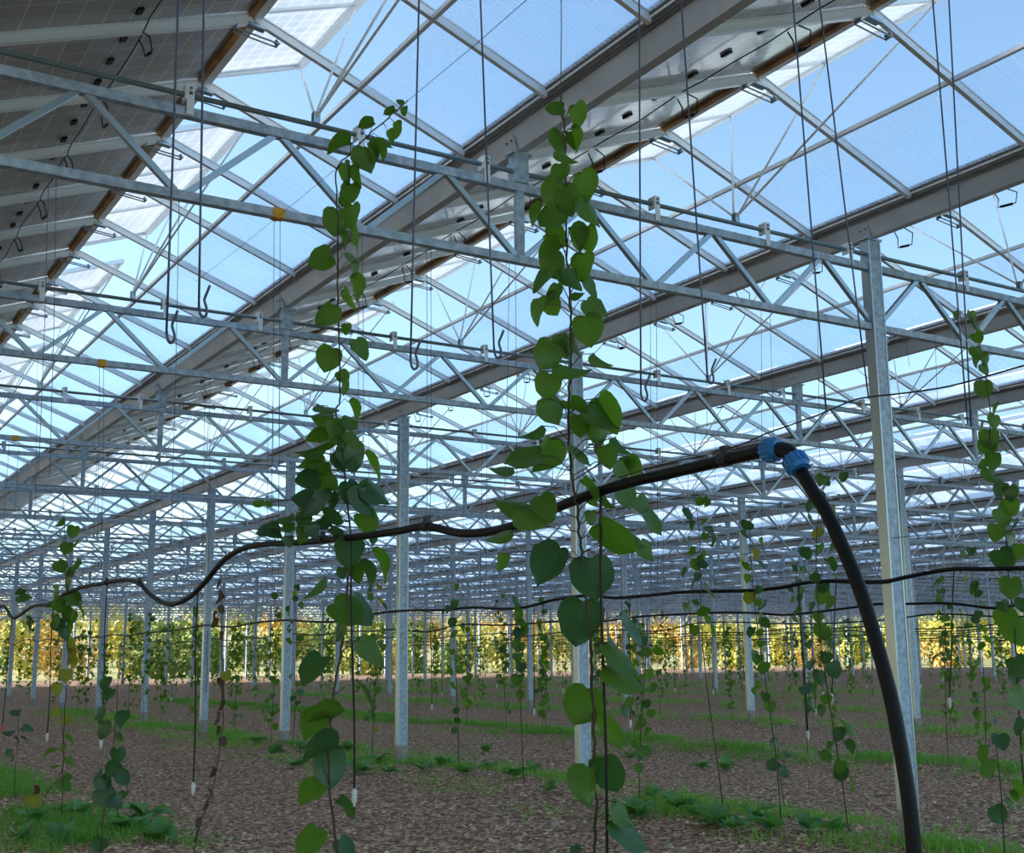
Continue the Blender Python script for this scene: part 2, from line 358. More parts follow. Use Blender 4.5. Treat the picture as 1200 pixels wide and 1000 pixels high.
for rr, j in enumerate(range(-4, JMAX+1, 3)):
    for k in range(-2, KMAX+1):
        xa, Y = GX(j), TY(k)
        # any point of the span in the kept area
        if not any(vis(xa+i*W, Y) for i in range(4)): continue
        if j == -4 and k < 0: continue
        dist = min(near(max(xa, min(xa+3*W, 0)), Y), near(xa, Y), near(xa+3*W, Y))
        lab = 'galvanised lattice girder, %s truss line back, %s span counted from the left' % (ORD[k+2], ORD[rr])
        if dist < 17 and j >= -1 and k >= -1:
            g = thing('lattice_girder', lab, 'girder', (xa, Y, 0), 'lattice girders under the roof')
            obj('top_chord', ME_TOP, g); obj('bottom_chord', ME_BOT, g)
            for i in range(9):
                obj('diagonal_bar', ME_DU, g, (i*W/3, 0, 0)); obj('diagonal_bar', ME_DD, g, (i*W/3, 0, 0))
            for i in (1, 2): obj('hanger_post', ME_HP, g, (i*W, 0, 0)); obj('gutter_stool', ME_HB, g, (i*W, 0, 0))
            for i in range(3):
                for o_ in (1.09, 2.10, 2.95):
                    cbo = obj('tube_bracket', ME_CB, g, (i*W+o_, 0, 0)); obj('bolt', ME_BL, cbo)
        else:
            tag(obj('lattice_girder', ME_GIRDER, None, (xa, Y, 0)), lab, 'girder', 'lattice girders under the roof')

# ---- drive tubes along every truss
for k in range(-1, KMAX+1):
    Y = TY(k); xa = GX(-1) if k >= 0 else GX(0)
    xb = min(XEND, (Y+6)/.6)
    q = MB(); q.tube([(xa, Y, ZTUBE), (xb, Y, ZTUBE)], .016, 8)
    tag(q.build('drive_tube', 'tube_steel', None, True), 'long thin steel vent-drive tube above the %s girder line back' % ORD[k+2], 'tube', 'vent drive tubes')

# ---- gutters
def gprof(x):
    a = [(-.118, 4.685), (-.118, 4.664), (-.092, 4.652), (-.088, 4.61), (-.032, 4.472), (.032, 4.472), (.088, 4.61), (.092, 4.652), (.118, 4.664), (.118, 4.685)]
    bb = [(.110, 4.685), (.110, 4.670), (.085, 4.658), (.081, 4.612), (.028, 4.480), (-.028, 4.480), (-.081, 4.612), (-.085, 4.658), (-.110, 4.670), (-.110, 4.685)]
    return [(x+p, z) for p, z in a+bb]
for j in range(-4, JMAX+2):
    x = GX(j); ya = max(-6., .60*x-5)
    lab = ('grey metal roof gutter running away along the house, %s from the left' % ORD[j+4])
    g = thing('gutter', lab, 'gutter', (x, ya, 4.45), 'roof gutters')
    q = MB(); q.prism([(a-x, z-4.45) for a, z in gprof(x)], 0, YEND+.3-ya); q.build('channel', 'gutter_metal', g)
    q = MB(); q.box(-.1245, -.1185, 0, YEND+.3-ya, .190, .208); q.build('glazing_seal', 'seal_white', g)
    q = MB(); q.box(-.0965, -.0925, 0, YEND+.3-ya, .148, .178); q.build('dark_band', 'seal_dark', g)
    q = MB(); q.box(-.132, -.1185, 0, YEND+.3-ya, .2085, .245); q.build('sheet_stop', 'seal_dark', g)
    if j in (0, 1, 2, 3):
        for k in range(-1, 4):
            if j % 3 == 2 or True:
                q = MB(); yy = TY(k)-ya
                q.quad8([(-.0405, yy-.055, .015), (-.0365, yy-.055, .015), (-.0365, yy+.05, .015), (-.0405, yy+.05, .015), (-.0805, yy-.055, .11), (-.0765, yy-.055, .11), (-.0765, yy+.05, .11), (-.0805, yy+.05, .11)])
                pl = q.build('joint_plate', 'gutter_metal', g)
                for oy in (-.03, 0.025):
                    q = MB(); q.tube([(-.077, yy+oy, .083), (-.064, yy+oy, .083)], .007, 6); q.build('bolt', 'dark_wire', pl)

# ---- roof bays
PVA, PVB = (.125, 4.660), (1.575, 5.215)      # underside line of the panels
slope = math.atan2(PVB[1]-PVA[1], PVB[0]-PVA[0]); PVL = math.hypot(PVB[0]-PVA[0], PVB[1]-PVA[1])
RA = ((1.62, 5.19), (3.085, 4.635))            # axis of the rafters on the sheet side
PUR = (2.32, 4.915)
pv = MB(); pv.box(0, PVL, -.487, .487, 0, .03, mis=[0, 1, 2, 2, 2, 2]); ME_PV = pv.mesh('pv_panel', ['pv_underside', 'pv_dusty_glass', 'bright_aluminium'])
jb = MB(); jb.box(-.018, .018, -.036, .036, -.016, -.001); ME_JB = jb.mesh('junction_box', 'black_plastic')
rp = MB(); rp.bar((PVA[0]-.03, 0, PVA[1]-.042), (PVB[0]+.02, 0, PVB[1]-.042), .045, .05); rp.bar((PVA[0]-.03, 0, PVA[1]-.012), (PVB[0]+.02, 0, PVB[1]-.012), .085, .012)
ME_RP = rp.mesh('panel_rafter', 'bright_aluminium')
rs_ = MB(); rs_.bar((RA[0][0], 0, RA[0][1]), (RA[1][0], 0, RA[1][1]), .032, .048); rs_.bar((RA[0][0], 0, RA[0][1]+.03), (RA[1][0], 0, RA[1][1]+.03), .046, .008); ME_RS = rs_.mesh('rafter', 'bright_aluminium')
sh = MB(); sa = math.atan2(RA[1][1]-PUR[1], RA[1][0]-PUR[0])
sh.quad8([(PUR[0], -.475, PUR[1]+.022), (RA[1][0]+.02, -.475, RA[1][1]+.022), (RA[1][0]+.02, .475, RA[1][1]+.022), (PUR[0], .475, PUR[1]+.022),
          (PUR[0], -.475, PUR[1]+.023), (RA[1][0]+.02, -.475, RA[1][1]+.023), (RA[1][0]+.02, .475, RA[1][1]+.023), (PUR[0], .475, PUR[1]+.023)])
sh.f = [sh.f[1]]; sh.mi = [0]
ME_SH = sh.mesh('ribbed_sheet', 'polycarbonate')
st = MB(); aP = Vector((1.49, 0, 5.085)); bP = Vector((1.77, 0, 5.055)); cP = Vector((1.50, 0, 5.12)); dP = Vector((1.62, 0, 5.155))
st.tube([aP+Vector((0, -.024, 0)), bP+Vector((0, -.024, 0))], .006, 5); st.tube([aP+Vector((0, .024, 0)), bP+Vector((0, .024, 0))], .006, 5); st.bar(dP-Vector((.05, 0, .01)), dP+Vector((.06, 0, -.02)), .05, .02)
st.bar(aP, cP, .05, .008); st.bar(bP, bP+Vector((-.02, 0, .03)), .05, .008)
ME_ST = st.mesh('ridge_strap', 'galvanised_bar')
cab_pts_local = []
def bay_far(mb_, yoff0, yoff1, y):
    pass
PVR = Matrix.Rotation(-slope, 4, 'Y')
def add_src(dst, src, off, rot=None, mi=None):
    n = len(dst.v)
    for p in src.v:
        p = Vector(p)
        if rot: p = rot @ p
        dst.v.append((p.x+off[0], p.y+off[1], p.z+off[2]))
    dst.f += [tuple(n+i for i in f) for f in src.f]; dst.mi += (src.mi if mi is None else [mi]*len(src.mi))
def bay_label(j): return 'saw-tooth roof bay of solar panels and ribbed sheets, %s from the left' % ORD[j+4]
for j in range(-4, JMAX+1):
    gx = GX(j)
    ya = max(-6.4, .60*gx-5.5); n0 = math.ceil((ya-Y0)); n1 = KMAX*4
    root = thing('roof_bay', bay_label(j), 'roof', (gx, Y0, 0), 'roof bays')
    fp, fr, fs = MB(), MB(), MB()
    nearj = 0 <= j <= 3
    ylim = {0: 22, 1: 22, 2: 22, 3: 20}.get(j, -99)
    for n in range(n0, n1):
        yy = Y0+n
        if nearj and yy < ylim and yy > -2 and (j < 3 or yy > 3):
            p = obj('pv_panel', ME_PV, root, (PVA[0], n, PVA[1])); p.rotation_euler = (0, -slope, 0)
            if j in (0, 1):
                for q in (-.32, 0, .32): obj('junction_box', ME_JB, p, (PVL*.52, q, 0))
            obj('panel_rafter', ME_RP, root, (0, n+.5, 0)); obj('rafter', ME_RS, root, (0, n+.5, 0)); obj('ridge_strap', ME_ST, root, (0, n+.5, 0))
            obj('ribbed_sheet', ME_SH, root, (0, n, 0))
        else:
            add_src(fp, pv, (PVA[0], n, PVA[1]), PVR); add_src(fr, rp, (0, n+.5, 0)); add_src(fr, rs_, (0, n+.5, 0)); add_src(fs, sh, (0, n, 0))
    if fp.v:
        tag(fp.build('distant_pv_panels', ['pv_underside', 'pv_dusty_glass', 'bright_aluminium'], root), kind='stuff')
        tag(fr.build('distant_rafters', 'bright_aluminium', root), kind='stuff'); tag(fs.build('distant_sheets', 'polycarbonate', root), kind='stuff')
    L0, L1 = n0-.5, n1-.5
    q = MB(); q.bar((PUR[0], L0, PUR[1]), (PUR[0], L1, PUR[1]), .028, .03); q.build('purlin', 'bright_aluminium', root)
    q = MB(); q.box(1.566, 1.604, L0, L1, 5.185, 5.212); q.build('ridge_strip', 'ridge_brown', root)  # brown to orange strip along the top edge of the panels
    q = MB(); q.box(1.6055, 1.66, L0, L1, 5.195, 5.24); q.build('ridge_profile', 'bright_aluminium', root)
    if nearj:
        # solar cable clipped under the panels, with a slack loop at every rafter
        q = MB(); a, bnd = max(n0, -8 if j < 2 else 0), int(ylim-Y0)
        cx = PVA[0]+PVL*.56*math.cos(slope); cz = PVA[1]+PVL*.56*math.sin(slope)-.05
        pts = []; rr_ = random.Random(j+11)
        for n in range(a, bnd):
            for f in (.0, .22, .5, .78): pts.append((cx+rr_.uniform(-.012, .012), n-.5+f, cz-.01-.015*math.sin(math.pi*f)))
        q.tube(pts, .0045, 5)
        cab = q.build('solar_cable', 'black_rubber', root, True)
        for n in range(a, bnd):
            q2 = MB()
            y = n-.5; zz = cz-.035; s1 = rr_.uniform(.07, .11); dz = rr_.uniform(.09, .15)
            lp = [(cx, y+.04, zz), (cx+.02, y+.02, zz-dz*.5), (cx+.04, y+s1*.4, zz-dz), (cx+.05, y-s1, zz-dz-.01), (cx+.02, y-s1-.04, zz-dz*.5), (cx, y-s1*.6, zz)]
            q2.tube(lp, .005, 5)
            q2.tube([(cx+.043, y+s1*.4-.02, zz-dz-.001), (cx+.05, y-s1+.03, zz-dz-.009)], .0105, 6)
            q2.build('cable_loop', 'black_rubber', cab, True)

# rest of the same roof, unseen at left, added to keep out warm field light
lp_, lr_, ls_ = MB(), MB(), MB()
for j in range(-15, -4):
    gx = GX(j)
    pv_long = MB(); pv_long.box(0, PVL, -12, KMAX*4-.5, 0, .03, mis=[0, 1, 2, 2, 2, 2]); add_src(lp_, pv_long, (gx+PVA[0], Y0, PVA[1]), PVR)
    for n in range(-12, KMAX*4, 2): add_src(lr_, rs_, (gx, Y0+n+.5, 0))
    sl_ = MB(); sl_.v = [(PUR[0], -12, PUR[1]+.022), (RA[1][0]+.02, -12, RA[1][1]+.022), (RA[1][0]+.02, KMAX*4-.5, RA[1][1]+.022), (PUR[0], KMAX*4-.5, PUR[1]+.022)]; sl_.f = [(0, 1, 2, 3)]; sl_.mi = [0]
    add_src(ls_, sl_, (gx, Y0, 0))
lroot = thing('unseen_roof', 'unseen roof bays added on the left to keep out warm field light', 'roof', (GX(-15), Y0, 0))
for nm_, q_, mt_ in (('distant_pv_panels', lp_, ['pv_underside', 'pv_dusty_glass', 'bright_aluminium']), ('distant_rafters', lr_, 'bright_aluminium'), ('distant_sheets', ls_, 'polycarbonate')):
    q_.v = [(x-GX(-15), y-Y0, z) for x, y, z in q_.v]; tag(q_.build(nm_, mt_, lroot), kind='stuff')

# ---- roof vents, opened upwards from the ridge, three metres each, centred on the trusses
VA = (1.635, 5.245); VT = math.radians(20.5); VL = .74
vp = MB(); vp.box(.03, VL-.03, -1.47, 1.47, .008, .014); ME_VP = vp.mesh('vent_pane', 'vent_glass')
vf = MB(); vf.box(0, VL, -1.5, -1.462, -.012, .03); vf.box(0, VL, 1.462, 1.5, -.012, .03); vf.box(0, .035, -1.462, 1.462, -.012, .03); vf.box(VL-.075, VL, -1.462, 1.462, -.014, .03)
for yy in (-.5, .5): vf.box(.035, VL-.075, yy-.018, yy+.018, -.01, .007)
ME_VF = vf.mesh('vent_frame', 'bright_aluminium')
VR = Matrix.Rotation(-VT, 4, 'Y')
tipx, tipz = VA[0]+(VL-.04)*math.cos(VT), VA[1]+(VL-.04)*math.sin(VT)-.015
rods = []
for yy in (-1.46, -.5, .5, 1.46):
    q = MB(); q.tube([(1.825, math.copysign(.012, yy)*(1.6 if abs(yy) < 1 else .6), ZTUBE+.05), (tipx, yy, tipz)], .0085, 6); rods.append(q)
ME_RODS = [q.mesh('push_rod', 'bright_aluminium') for q in rods]
rk = MB(); rk.box(1.805, 1.845, -.02, .02, ZTUBE+.008, ZTUBE+.075); ME_RK = rk.mesh('rod_clevis', 'galvanised_bar')
vj = MB(); add_src(vj, vp, (VA[0], 0, VA[1]), VR, 1); add_src(vj, vf, (VA[0], 0, VA[1]), VR, 0)
for q in rods: add_src(vj, q, (0, 0, 0), None, 0)
ME_VJ = vj.mesh('roof_vent', ['bright_aluminium', 'vent_glass'])
for j in range(-1, JMAX+1):
    for k in range(-2, KMAX):
        X, Y = GX(j), TY(k)
        if not vis(X+1.6, Y): continue
        if k < 0 and j > 4: continue
        lab = 'raised roof vent over the %s truss line back, %s bay from the left' % (ORD[k+2], ORD[j+4])
        if near(X+1.6, Y) < 24 and j >= 0 and k >= -1:
            r = thing('roof_vent', lab, 'vent', (X, Y, 0), 'open roof vents')
            a = obj('vent_pane', ME_VP, r, (VA[0], 0, VA[1])); a.rotation_euler = (0, -VT, 0)
            a = obj('vent_frame', ME_VF, r, (VA[0], 0, VA[1])); a.rotation_euler = (0, -VT, 0)
            for me in ME_RODS: obj('push_rod', me, r)
            obj('rod_clevis', ME_RK, r)
        elif near(X, Y) < 70:
            tag(obj('roof_vent', ME_VJ, None, (X, Y, 0)), lab, 'vent', 'open roof vents')

# ================================================================== BACKGROUND TREES
rt = random.Random(5)
def tree(x, y, h, r, mname, lab):
    z0 = -.12 + .075*max(0, max(y-150, 0)*.6+max(x-150, 0)*.5)
    t_ = thing('field_tree', lab, 'tree', (x, y, z0), 'trees beyond the field')
    q = MB(); q.tube([(0, 0, 0), (.1, .1, h*.3), (0, .2, h*.6)], [.25, .18, .08], 6); q.build('trunk', 'bark', t_)
    q = MB(); cl = [(Vector((rt.uniform(-.6, .6)*r, rt.uniform(-.6, .6)*r, h*rt.uniform(.25, .85))), r*rt.uniform(.35, .6)) for _ in range(11)]
    for c, cr_ in cl:
        for _ in range(110):
            d = Vector((rt.gauss(0, 1), rt.gauss(0, 1), rt.gauss(0, .8))).normalized(); p = c+d*cr_*rt.uniform(.6, 1.1); a = Vector((rt.uniform(-1, 1), rt.uniform(-1, 1), rt.uniform(-1, 1))).normalized()*.28
            b_ = a.cross(d).normalized()*.24; n = len(q.v); q.v += [tuple(p-a), tuple(p+b_), tuple(p+a), tuple(p-b_)]; q.f.append((n, n+1, n+2, n+3)); q.mi.append(0)
    q.build('crown', mname, t_)
bearings = []
for i in range(32):
    be = .10+i*.030+rt.uniform(-.008, .008); rr_ = rt.random()
    if be < .5: kd = 1 if rr_ < .5 else (0 if rr_ < .85 else 2)
    else: kd = 0 if rr_ < .62 else (1 if rr_ < .85 else 2)
    bearings.append((be, kd))
for i, (bearing, kd) in enumerate(bearings):
    d_ = (150, 172, 196)[i % 3]+rt.uniform(-4, 4); x, y = d_*math.sin(bearing), d_*math.cos(bearing)
    kind = ['tree_yellow', 'tree_green', 'tree_orange'][kd]
    tree(x, y, rt.uniform(5, 11), rt.uniform(3., 5.4), kind, '%s roadside tree far beyond the field, %s from the left' % (['yellow autumn', 'green leafy', 'orange autumn'][kd], ORD[i]))

def shrub(x, y, h, r, mname, lab):
    t_ = thing('hedge_shrub', lab, 'shrub', (x, y, -.12), 'shrubs along the far side of the glasshouse')
    q = MB(); q.tube([(0, 0, 0), (.05, .05, h*.5)], [.08, .04], 6); q.build('stem', 'bark', t_)
    q = MB()
    for _ in range(9):
        c = Vector((rt.uniform(-.6, .6)*r, rt.uniform(-.6, .6)*r, h*rt.uniform(.12, .8))); cr_ = r*rt.uniform(.35, .55)
        for _ in range(90):
            d = Vector((rt.gauss(0, 1), rt.gauss(0, 1), rt.gauss(0, .9))).normalized(); p = c+d*cr_*rt.uniform(.6, 1.1); p.z = max(p.z, .02)
            a = Vector((rt.uniform(-1, 1), rt.uniform(-1, 1), rt.uniform(-1, 1))).normalized()*.2; b_ = a.cross(d).normalized()*.17
            n = len(q.v); q.v += [tuple(p-a), tuple(p+b_), tuple(p+a), tuple(p-b_)]; q.f.append((n, n+1, n+2, n+3)); q.mi.append(0)
    q.build('crown', mname, t_)
for i in range(30):
    be = .12+i*.029+rt.uniform(-.01, .01); rr_ = rt.random(); kd = (1 if rr_ < .45 else (0 if rr_ < .9 else 2)) if be < .5 else (0 if rr_ < .75 else (1 if rr_ < .9 else 2))
    d_ = min((YEND+4)/math.cos(be), (XEND+6)/math.sin(be))+(9 if i % 2 else 16)+rt.uniform(-2, 2)
    shrub(d_*math.sin(be), d_*math.cos(be), rt.uniform(2.2, 4.6), rt.uniform(1.6, 2.9), ['tree_yellow', 'tree_green', 'tree_orange'][kd], '%s hedge shrub just outside the far end, %s from the left' % (['yellow', 'green', 'orange'][kd], ORD[i]))

# ================================================================== HOSES
ROWX = [2.24+4.8*i for i in range(17)]
R1 = ROWX[0]
def smooth_path(pts, n=6):
    P = [Vector(p) for p in pts]; out_ = []
    for i in range(len(P)-1):
        p0, p1, p2, p3 = P[max(i-1, 0)], P[i], P[i+1], P[min(i+2, len(P)-1)]
        for s_ in range(n):
            t_ = s_/n; out_.append(.5*((2*p1)+(p2-p0)*t_+(2*p0-5*p1+4*p2-p3)*t_*t_+(3*p1-p0-3*p2+p3)*t_**3))
    out_.append(P[-1]); return out_
hp_px = [(893, 529), (868, 535), (825, 545), (780, 556), (740, 565), (700, 577), (660, 592), (620, 610), (580, 622), (540, 625), (500, 617), (470, 622), (430, 628), (390, 632), (350, 636),
         (310, 638), (285, 643), (262, 657), (240, 683), (222, 700), (205, 708), (190, 706), (175, 696), (162, 683), (145, 680), (120, 684), (95, 689), (75, 697), (58, 708), (38, 711), (22, 722), (14, 724), (7, 713), (0, 711), (-25, 716), (-55, 722)]
path = smooth_path([at_x(u, v, R1) for u, v in hp_px], 5)
rad = [.0178-.002*min(1, i/60) for i in range(len(path))]
hose = thing('irrigation_hose', 'thick black hose with blue elbow sagging across the picture from the front riser', 'hose', (R1, 2.3, 1.9), 'irrigation hoses')
def loc_mesh(q, origin): q.v = [(x-origin[0], y-origin[1], z-origin[2]) for x, y, z in q.v]; return q
ho = (R1, 2.3, 1.9)
q = MB(); q.tube(path, rad, 12); loc_mesh(q, ho).build('hose_pipe', 'black_plastic', hose, True)
rpx = [(939, 553), (952, 575), (968, 600), (985, 636), (1002, 676), (1018, 722), (1033, 775), (1046, 826), (1056, 880), (1064, 930), (1070, 985), (1073, 1040), (1074, 1130), (1074, 1290), (1074, 1440)]
rp_pts = []
for i, (u, v) in enumerate(rpx): rp_pts.append(at_x(u, v, R1-.002*i))
rp_pts = [p for p in rp_pts if p.z > -.1]
q = MB(); q.tube(smooth_path(rp_pts, 5), .0175, 12); loc_mesh(q, ho).build('riser_pipe', 'black_plastic', hose, True)
e1, e2 = at_x(893, 529, R1), at_x(939, 553, R1); em = at_x(922, 529, R1)
q = MB(); q.tube(smooth_path([at_x(898, 528, R1), em, at_x(936, 547, R1)], 6), .0215, 12); loc_mesh(q, ho).build('elbow', 'black_plastic', hose, True)
for (a, b_) in (((896, 529), (914, 526)), ((928, 535), (938, 551))):
    A, B = at_x(*a, R1), at_x(*b_, R1); q = MB(); q.tube([A, A+(B-A)*.12, A+(B-A)*.75, B], [.021, .029, .031, .026], 14)
    d = (B-A).normalized(); sd = d.cross(Vector((1, 0, 0))).normalized()
    for i in range(14):
        an = 2*math.pi*i/14; rv = (sd*math.cos(an)+d.cross(sd)*math.sin(an))*.030; q.bar(A+rv+(B-A)*.12, A+rv+(B-A)*.75, .006, .006)
    loc_mesh(q, ho).build('compression_nut', 'blue_plastic', hose)
for (u, v) in ((850, 538), (500, 616), (378, 632), (163, 683), (125, 683), (640, 601)):
    P = at_x(u, v, R1); q = MB(); q.tube([P-Vector((0, .018, 0)), P+Vector((0, .018, 0))], .0215, 10); q.box(P.x-.010, P.x+.010, P.y-.012, P.y+.012, P.z+.016, P.z+.036); loc_mesh(q, ho).build('hose_clip', 'black_rubber', hose)
# tie cord from the hose clip
q = MB(); q.tube(smooth_path([at_x(u, v, R1) for u, v in ((852, 526), (870, 521), (896, 509), (930, 497), (960, 486), (998, 470), (1022, 465), (1060, 461), (1112, 453), (1160, 440), (1230, 420))], 3), .0022, 5)
tag(q.build('tie_cord', 'black_rubber'), 'thin dark cord tied from the hose clip towards the upper right', 'cord')
q = MB(); q.tube(smooth_path([at_x(u, v, R1) for u, v in ((848, 526), (820, 535), (790, 541), (760, 549), (725, 560))], 3), .002, 5)
tag(q.build('tie_cord', 'black_rubber'), 'short dark cord lying along the top of the thick hose', 'cord')

rh = random.Random(21); rowpath = {}
HOSES = []
for ri, X in enumerate(ROWX[1:14], 1):
    X -= .09
    ya = max(2., .62*X-3); pts = []; y = ya
    ctrl = None
    if ri == 1:
        px = [(1260, 662), (1200, 666), (1160, 667), (1120, 667), (1090, 671), (1060, 677), (1035, 682), (1000, 682), (975, 681), (945, 683), (920, 688), (885, 692), (850, 693), (800, 694), (760, 698), (720, 701), (690, 698), (650, 703), (620, 711), (590, 714), (555, 712), (520, 715), (470, 716), (430, 721), (405, 728), (370, 729), (335, 727), (300, 730), (270, 735), (240, 733), (205, 739), (170, 742)]
        pts = [at_x(u, v, X) for u, v in px]
    elif ri == 2:
        px = [(1260, 702), (1200, 708), (1165, 713), (1130, 709), (1100, 707), (1060, 708), (1030, 708), (1000, 712), (960, 717), (920, 721), (890, 719), (850, 718), (800, 720), (760, 722), (730, 725), (700, 729), (660, 728), (620, 731), (580, 733), (540, 732)]
        pts = [at_x(u, v, X) for u, v in px]
    else:
        while y < YEND: pts.append((X+rh.uniform(-.02, .02), y, 1.88+rh.uniform(-.07, .07))); y += rh.uniform(1.0, 1.6)
    if ri <= 2:
        y = pts[-1].y+1.4
        while y < YEND: pts.append(Vector((X, y, 1.88+rh.uniform(-.06, .06)))); y += rh.uniform(1., 1.6)
    q = MB(); q.tube(smooth_path(pts, 3), .0155 if ri < 3 else .014, 8 if ri < 3 else 5)
    rowpath[ri] = [Vector(p) for p in pts]
    tag(q.build('irrigation_hose', 'black_plastic', None, True), 'thin black irrigation hose strung along the %s vine row behind the thick one' % ORD[ri-1], 'hose', 'irrigation hoses')
# straight support wire of the second row
q = MB(); q.tube([at_x(u, v, ROWX[1]) for u, v in ((1260, 610), (1200, 616), (1054, 630), (960, 640), (830, 654), (720, 664), (600, 676), (440, 692))], .0035, 5)
tag(q.build('support_wire', 'dark_wire'), 'taut dark wire stretched above the second vine row hose', 'wire')

# ---- drip tubes with white end weights
wt = MB(); wt.tube([(0, 0, 0), (0, 0, .006), (0, 0, .05), (0, 0, .066)], [.006, .0125, .0125, .007], 8); wt.tube([(0, 0, -.012), (0, 0, .002)], .006, 6)
ME_WT = wt.mesh('end_weight', 'white_plastic', True); ME_WTR = wt.mesh('end_weight', 'red_plastic', True)
def drip(top, bot, lab, r=.0045, red=False):
    o = thing('drip_tube', lab, 'tube', bot, 'hanging drip tubes')
    T_, B_ = Vector(top), Vector(bot); d = T_-B_
    q = MB(); q.tube(smooth_path([(0, 0, .05), d*.35+Vector((.006, .004, 0)), d*.7-Vector((.006, 0, 0)), d], 3), r, 6); q.build('tube', 'black_rubber', o, True)
    obj('end_weight', ME_WTR if red else ME_WT, o)
for (tu, tv, bu, bv, lab, red) in ((412, 628, 415, 942, 'black drip tube with white end hanging beside the left leafy vine', 0), (704, 574, 712, 1040, 'black drip tube hanging in front of the big leafy vine', 0),
                             (232, 690, 226, 930, 'black drip tube with white end left of the dead vine', 0), (126, 683, 118, 876, 'black drip tube with white end behind the young plant at left', 0),
                             (63, 704, 55, 868, 'thin drip tube with white end at far left', 0), (14, 724, 2, 858, 'drip tube with faded red end at the left picture edge', 1)):
    A = at_x(tu, tv, R1); D = depth(A); B = at_d(bu, bv, D); drip(A, B, lab, .0048, red)
A = at_x(936, 683, ROWX[1]); A2 = at_d(930, 640, depth(A)); drip(A, at_d(947, 866, depth(A)), 'dark drip tube with white end hanging mid-right behind the blue elbow', .007)
row2 = [(680, 700, 682, 840), (738, 700, 739, 852), (505, 716, 506, 832), (626, 712, 626, 838), (1118, 668, 1113, 829), (980, 682, 975, 823)]
for i, (tu, tv, bu, bv) in enumerate(row2):
    A = at_x(tu, tv, ROWX[1]); drip(A, at_d(bu, bv, depth(A)), 'thin drip tube with white end in the second vine row, %s from the left' % ORD[sorted(r_[0] for r_ in row2).index(tu)], .005)
ndr = 0
for ri in (1, 2, 3, 4):
    X = ROWX[ri]; y = {1: 22., 2: 9.5, 3: 12., 4: 15.}[ri]; ndr = 0
    while y < 34:
        if inview(X, y, 1, -10):
            drip((X, y, 1.86), (X+.02, y+.03, .62+rh.uniform(-.1, .15)), 'distant drip tube with white end in the %s vine row, %s from its right end' % (ORD[ri], ORD[ndr]), .005); ndr += 1
        y += 2.1+rh.uniform(-.3, .3)

# ================================================================== HOOKS, STRINGS AND TIES
hk = [((239, 0), (233, 362), 'hooked steel wire hanging at left, shorter of the left pair', 1), ((209, 0), (195, 392), 'hooked steel wire hanging at far left, longer of the left pair', 1),
      ((491, 0), (481, 424), 'hooked wire hanging between the left vine and the ridge gutter', 1), ((563, 0), (579, 411), 'hooked wire with open hook hanging left of the middle post', 1),
      ((749, 0), (751, 462), 'hooked wire hanging right of the big vine', 1), ((798, 0), (829, 442), 'slanting hooked wire hanging right of centre', 1),
      ((929, 0), (968, 480), 'slanting wire hanging left of the right column', 0), ((960, 0), (1018, 468), 'slanting wire running down onto the right column', 0),
      ((1093, 0), (1134, 498), 'left one of the two wires hanging at the right edge', 0), ((1112, 0), (1138, 500), 'right one of the two wires hanging at the right edge', 0)]
YT = TY(-1)-.03
for (a, b_, lab, hook) in hk:
    A, B = at_y(a[0], a[1], YT), at_y(b_[0], b_[1], YT); d = (A-B); A = B+d*((ZB-.02-B.z)/d.z)
    o = thing('hook_wire', lab, 'wire', B, 'steel hook wires hanging from the nearest girder')
    q = MB(); q.tube([A-B, d*.3, Vector((0, 0, 0))], .0022, 6); q.build('wire', 'dark_wire', o, True)
    if hook:
        q = MB(); s_ = 2.3/FPX*1.0
        hpts = [Vector((0, 0, .006)), RT*.002-UP*.008, RT*.007-UP*.015, RT*.013-UP*.011, RT*.014+UP*.0, RT*.010+UP*.015, RT*.013+UP*.025, RT*.020+UP*.042]
        q.tube(smooth_path(hpts, 3), .0025, 6); q.build('hook', 'dark_wire', o, True)
    q = MB(); q.tube([A-B+Vector((-.03, -.02, .0)), A-B+Vector((-.03, -.03, .06)), A-B+Vector((0, .03, .065)), A-B+Vector((.0, .03, 0)), A-B], .0032, 5); q.build('top_loop', 'dark_wire', o, True)
# yellow ties on the bottom chords with paired strings
for i, (k, u, v) in enumerate(((0, 325, 253), (1, 119, 427), (2, 18, 514))):
    P = at_y(u, v, TY(k)); q = MB(); q.box(-.034, .034, -.029, .029, -.0285, .0275); q.box(-.02, .006, -.031, .031, -.032, .0)
    o = tag(q.build('yellow_tie', 'yellow_tape'), 'yellow tape tied round the bottom chord of the %s girder line' % ORD[i], 'tie', 'yellow ties on girder chords')
    o.location = (P.x, TY(k), ZB)
def string(A, B, lab, r=.0016, grp='thin training strings'):
    A, B = Vector(A), Vector(B); q = MB(); mid = (A+B)/2-B+Vector((.006, .004, 0)); q.tube([A-B, mid, Vector((0, 0, 0))], r, 4)
    o = q.build('training_string', 'thin_string'); o.location = B; return tag(o, lab, 'string', grp)
T0s = [(66, 205, 58, 560), (57, 205, 45, 560), (210, 232, 200, 640), (321, 262, 318, 600), (328, 262, 326, 640), (418, 290, 420, 470), (424, 290, 426, 520), (500, 300, 500, 650), (505, 300, 504, 660), (597, 312, 590, 650), (604, 312, 606, 660),
       (762, 340, 763, 720), (769, 340, 771, 700), (826, 346, 829, 520), (892, 362, 893, 640), (902, 362, 908, 560), (958, 375, 962, 620), (1060, 395, 1066, 430), (1096, 400, 1100, 520)]
for i, (a, b_, c, d) in enumerate(T0s):
    A = at_y(a, b_, TY(0)); A.z = ZB-.02; D = depth(A); string(A, at_d(c, d, D), 'thin dark string hanging from the nearest full girder, %s from the left' % ORD[sorted(x[0] for x in T0s).index(a)])
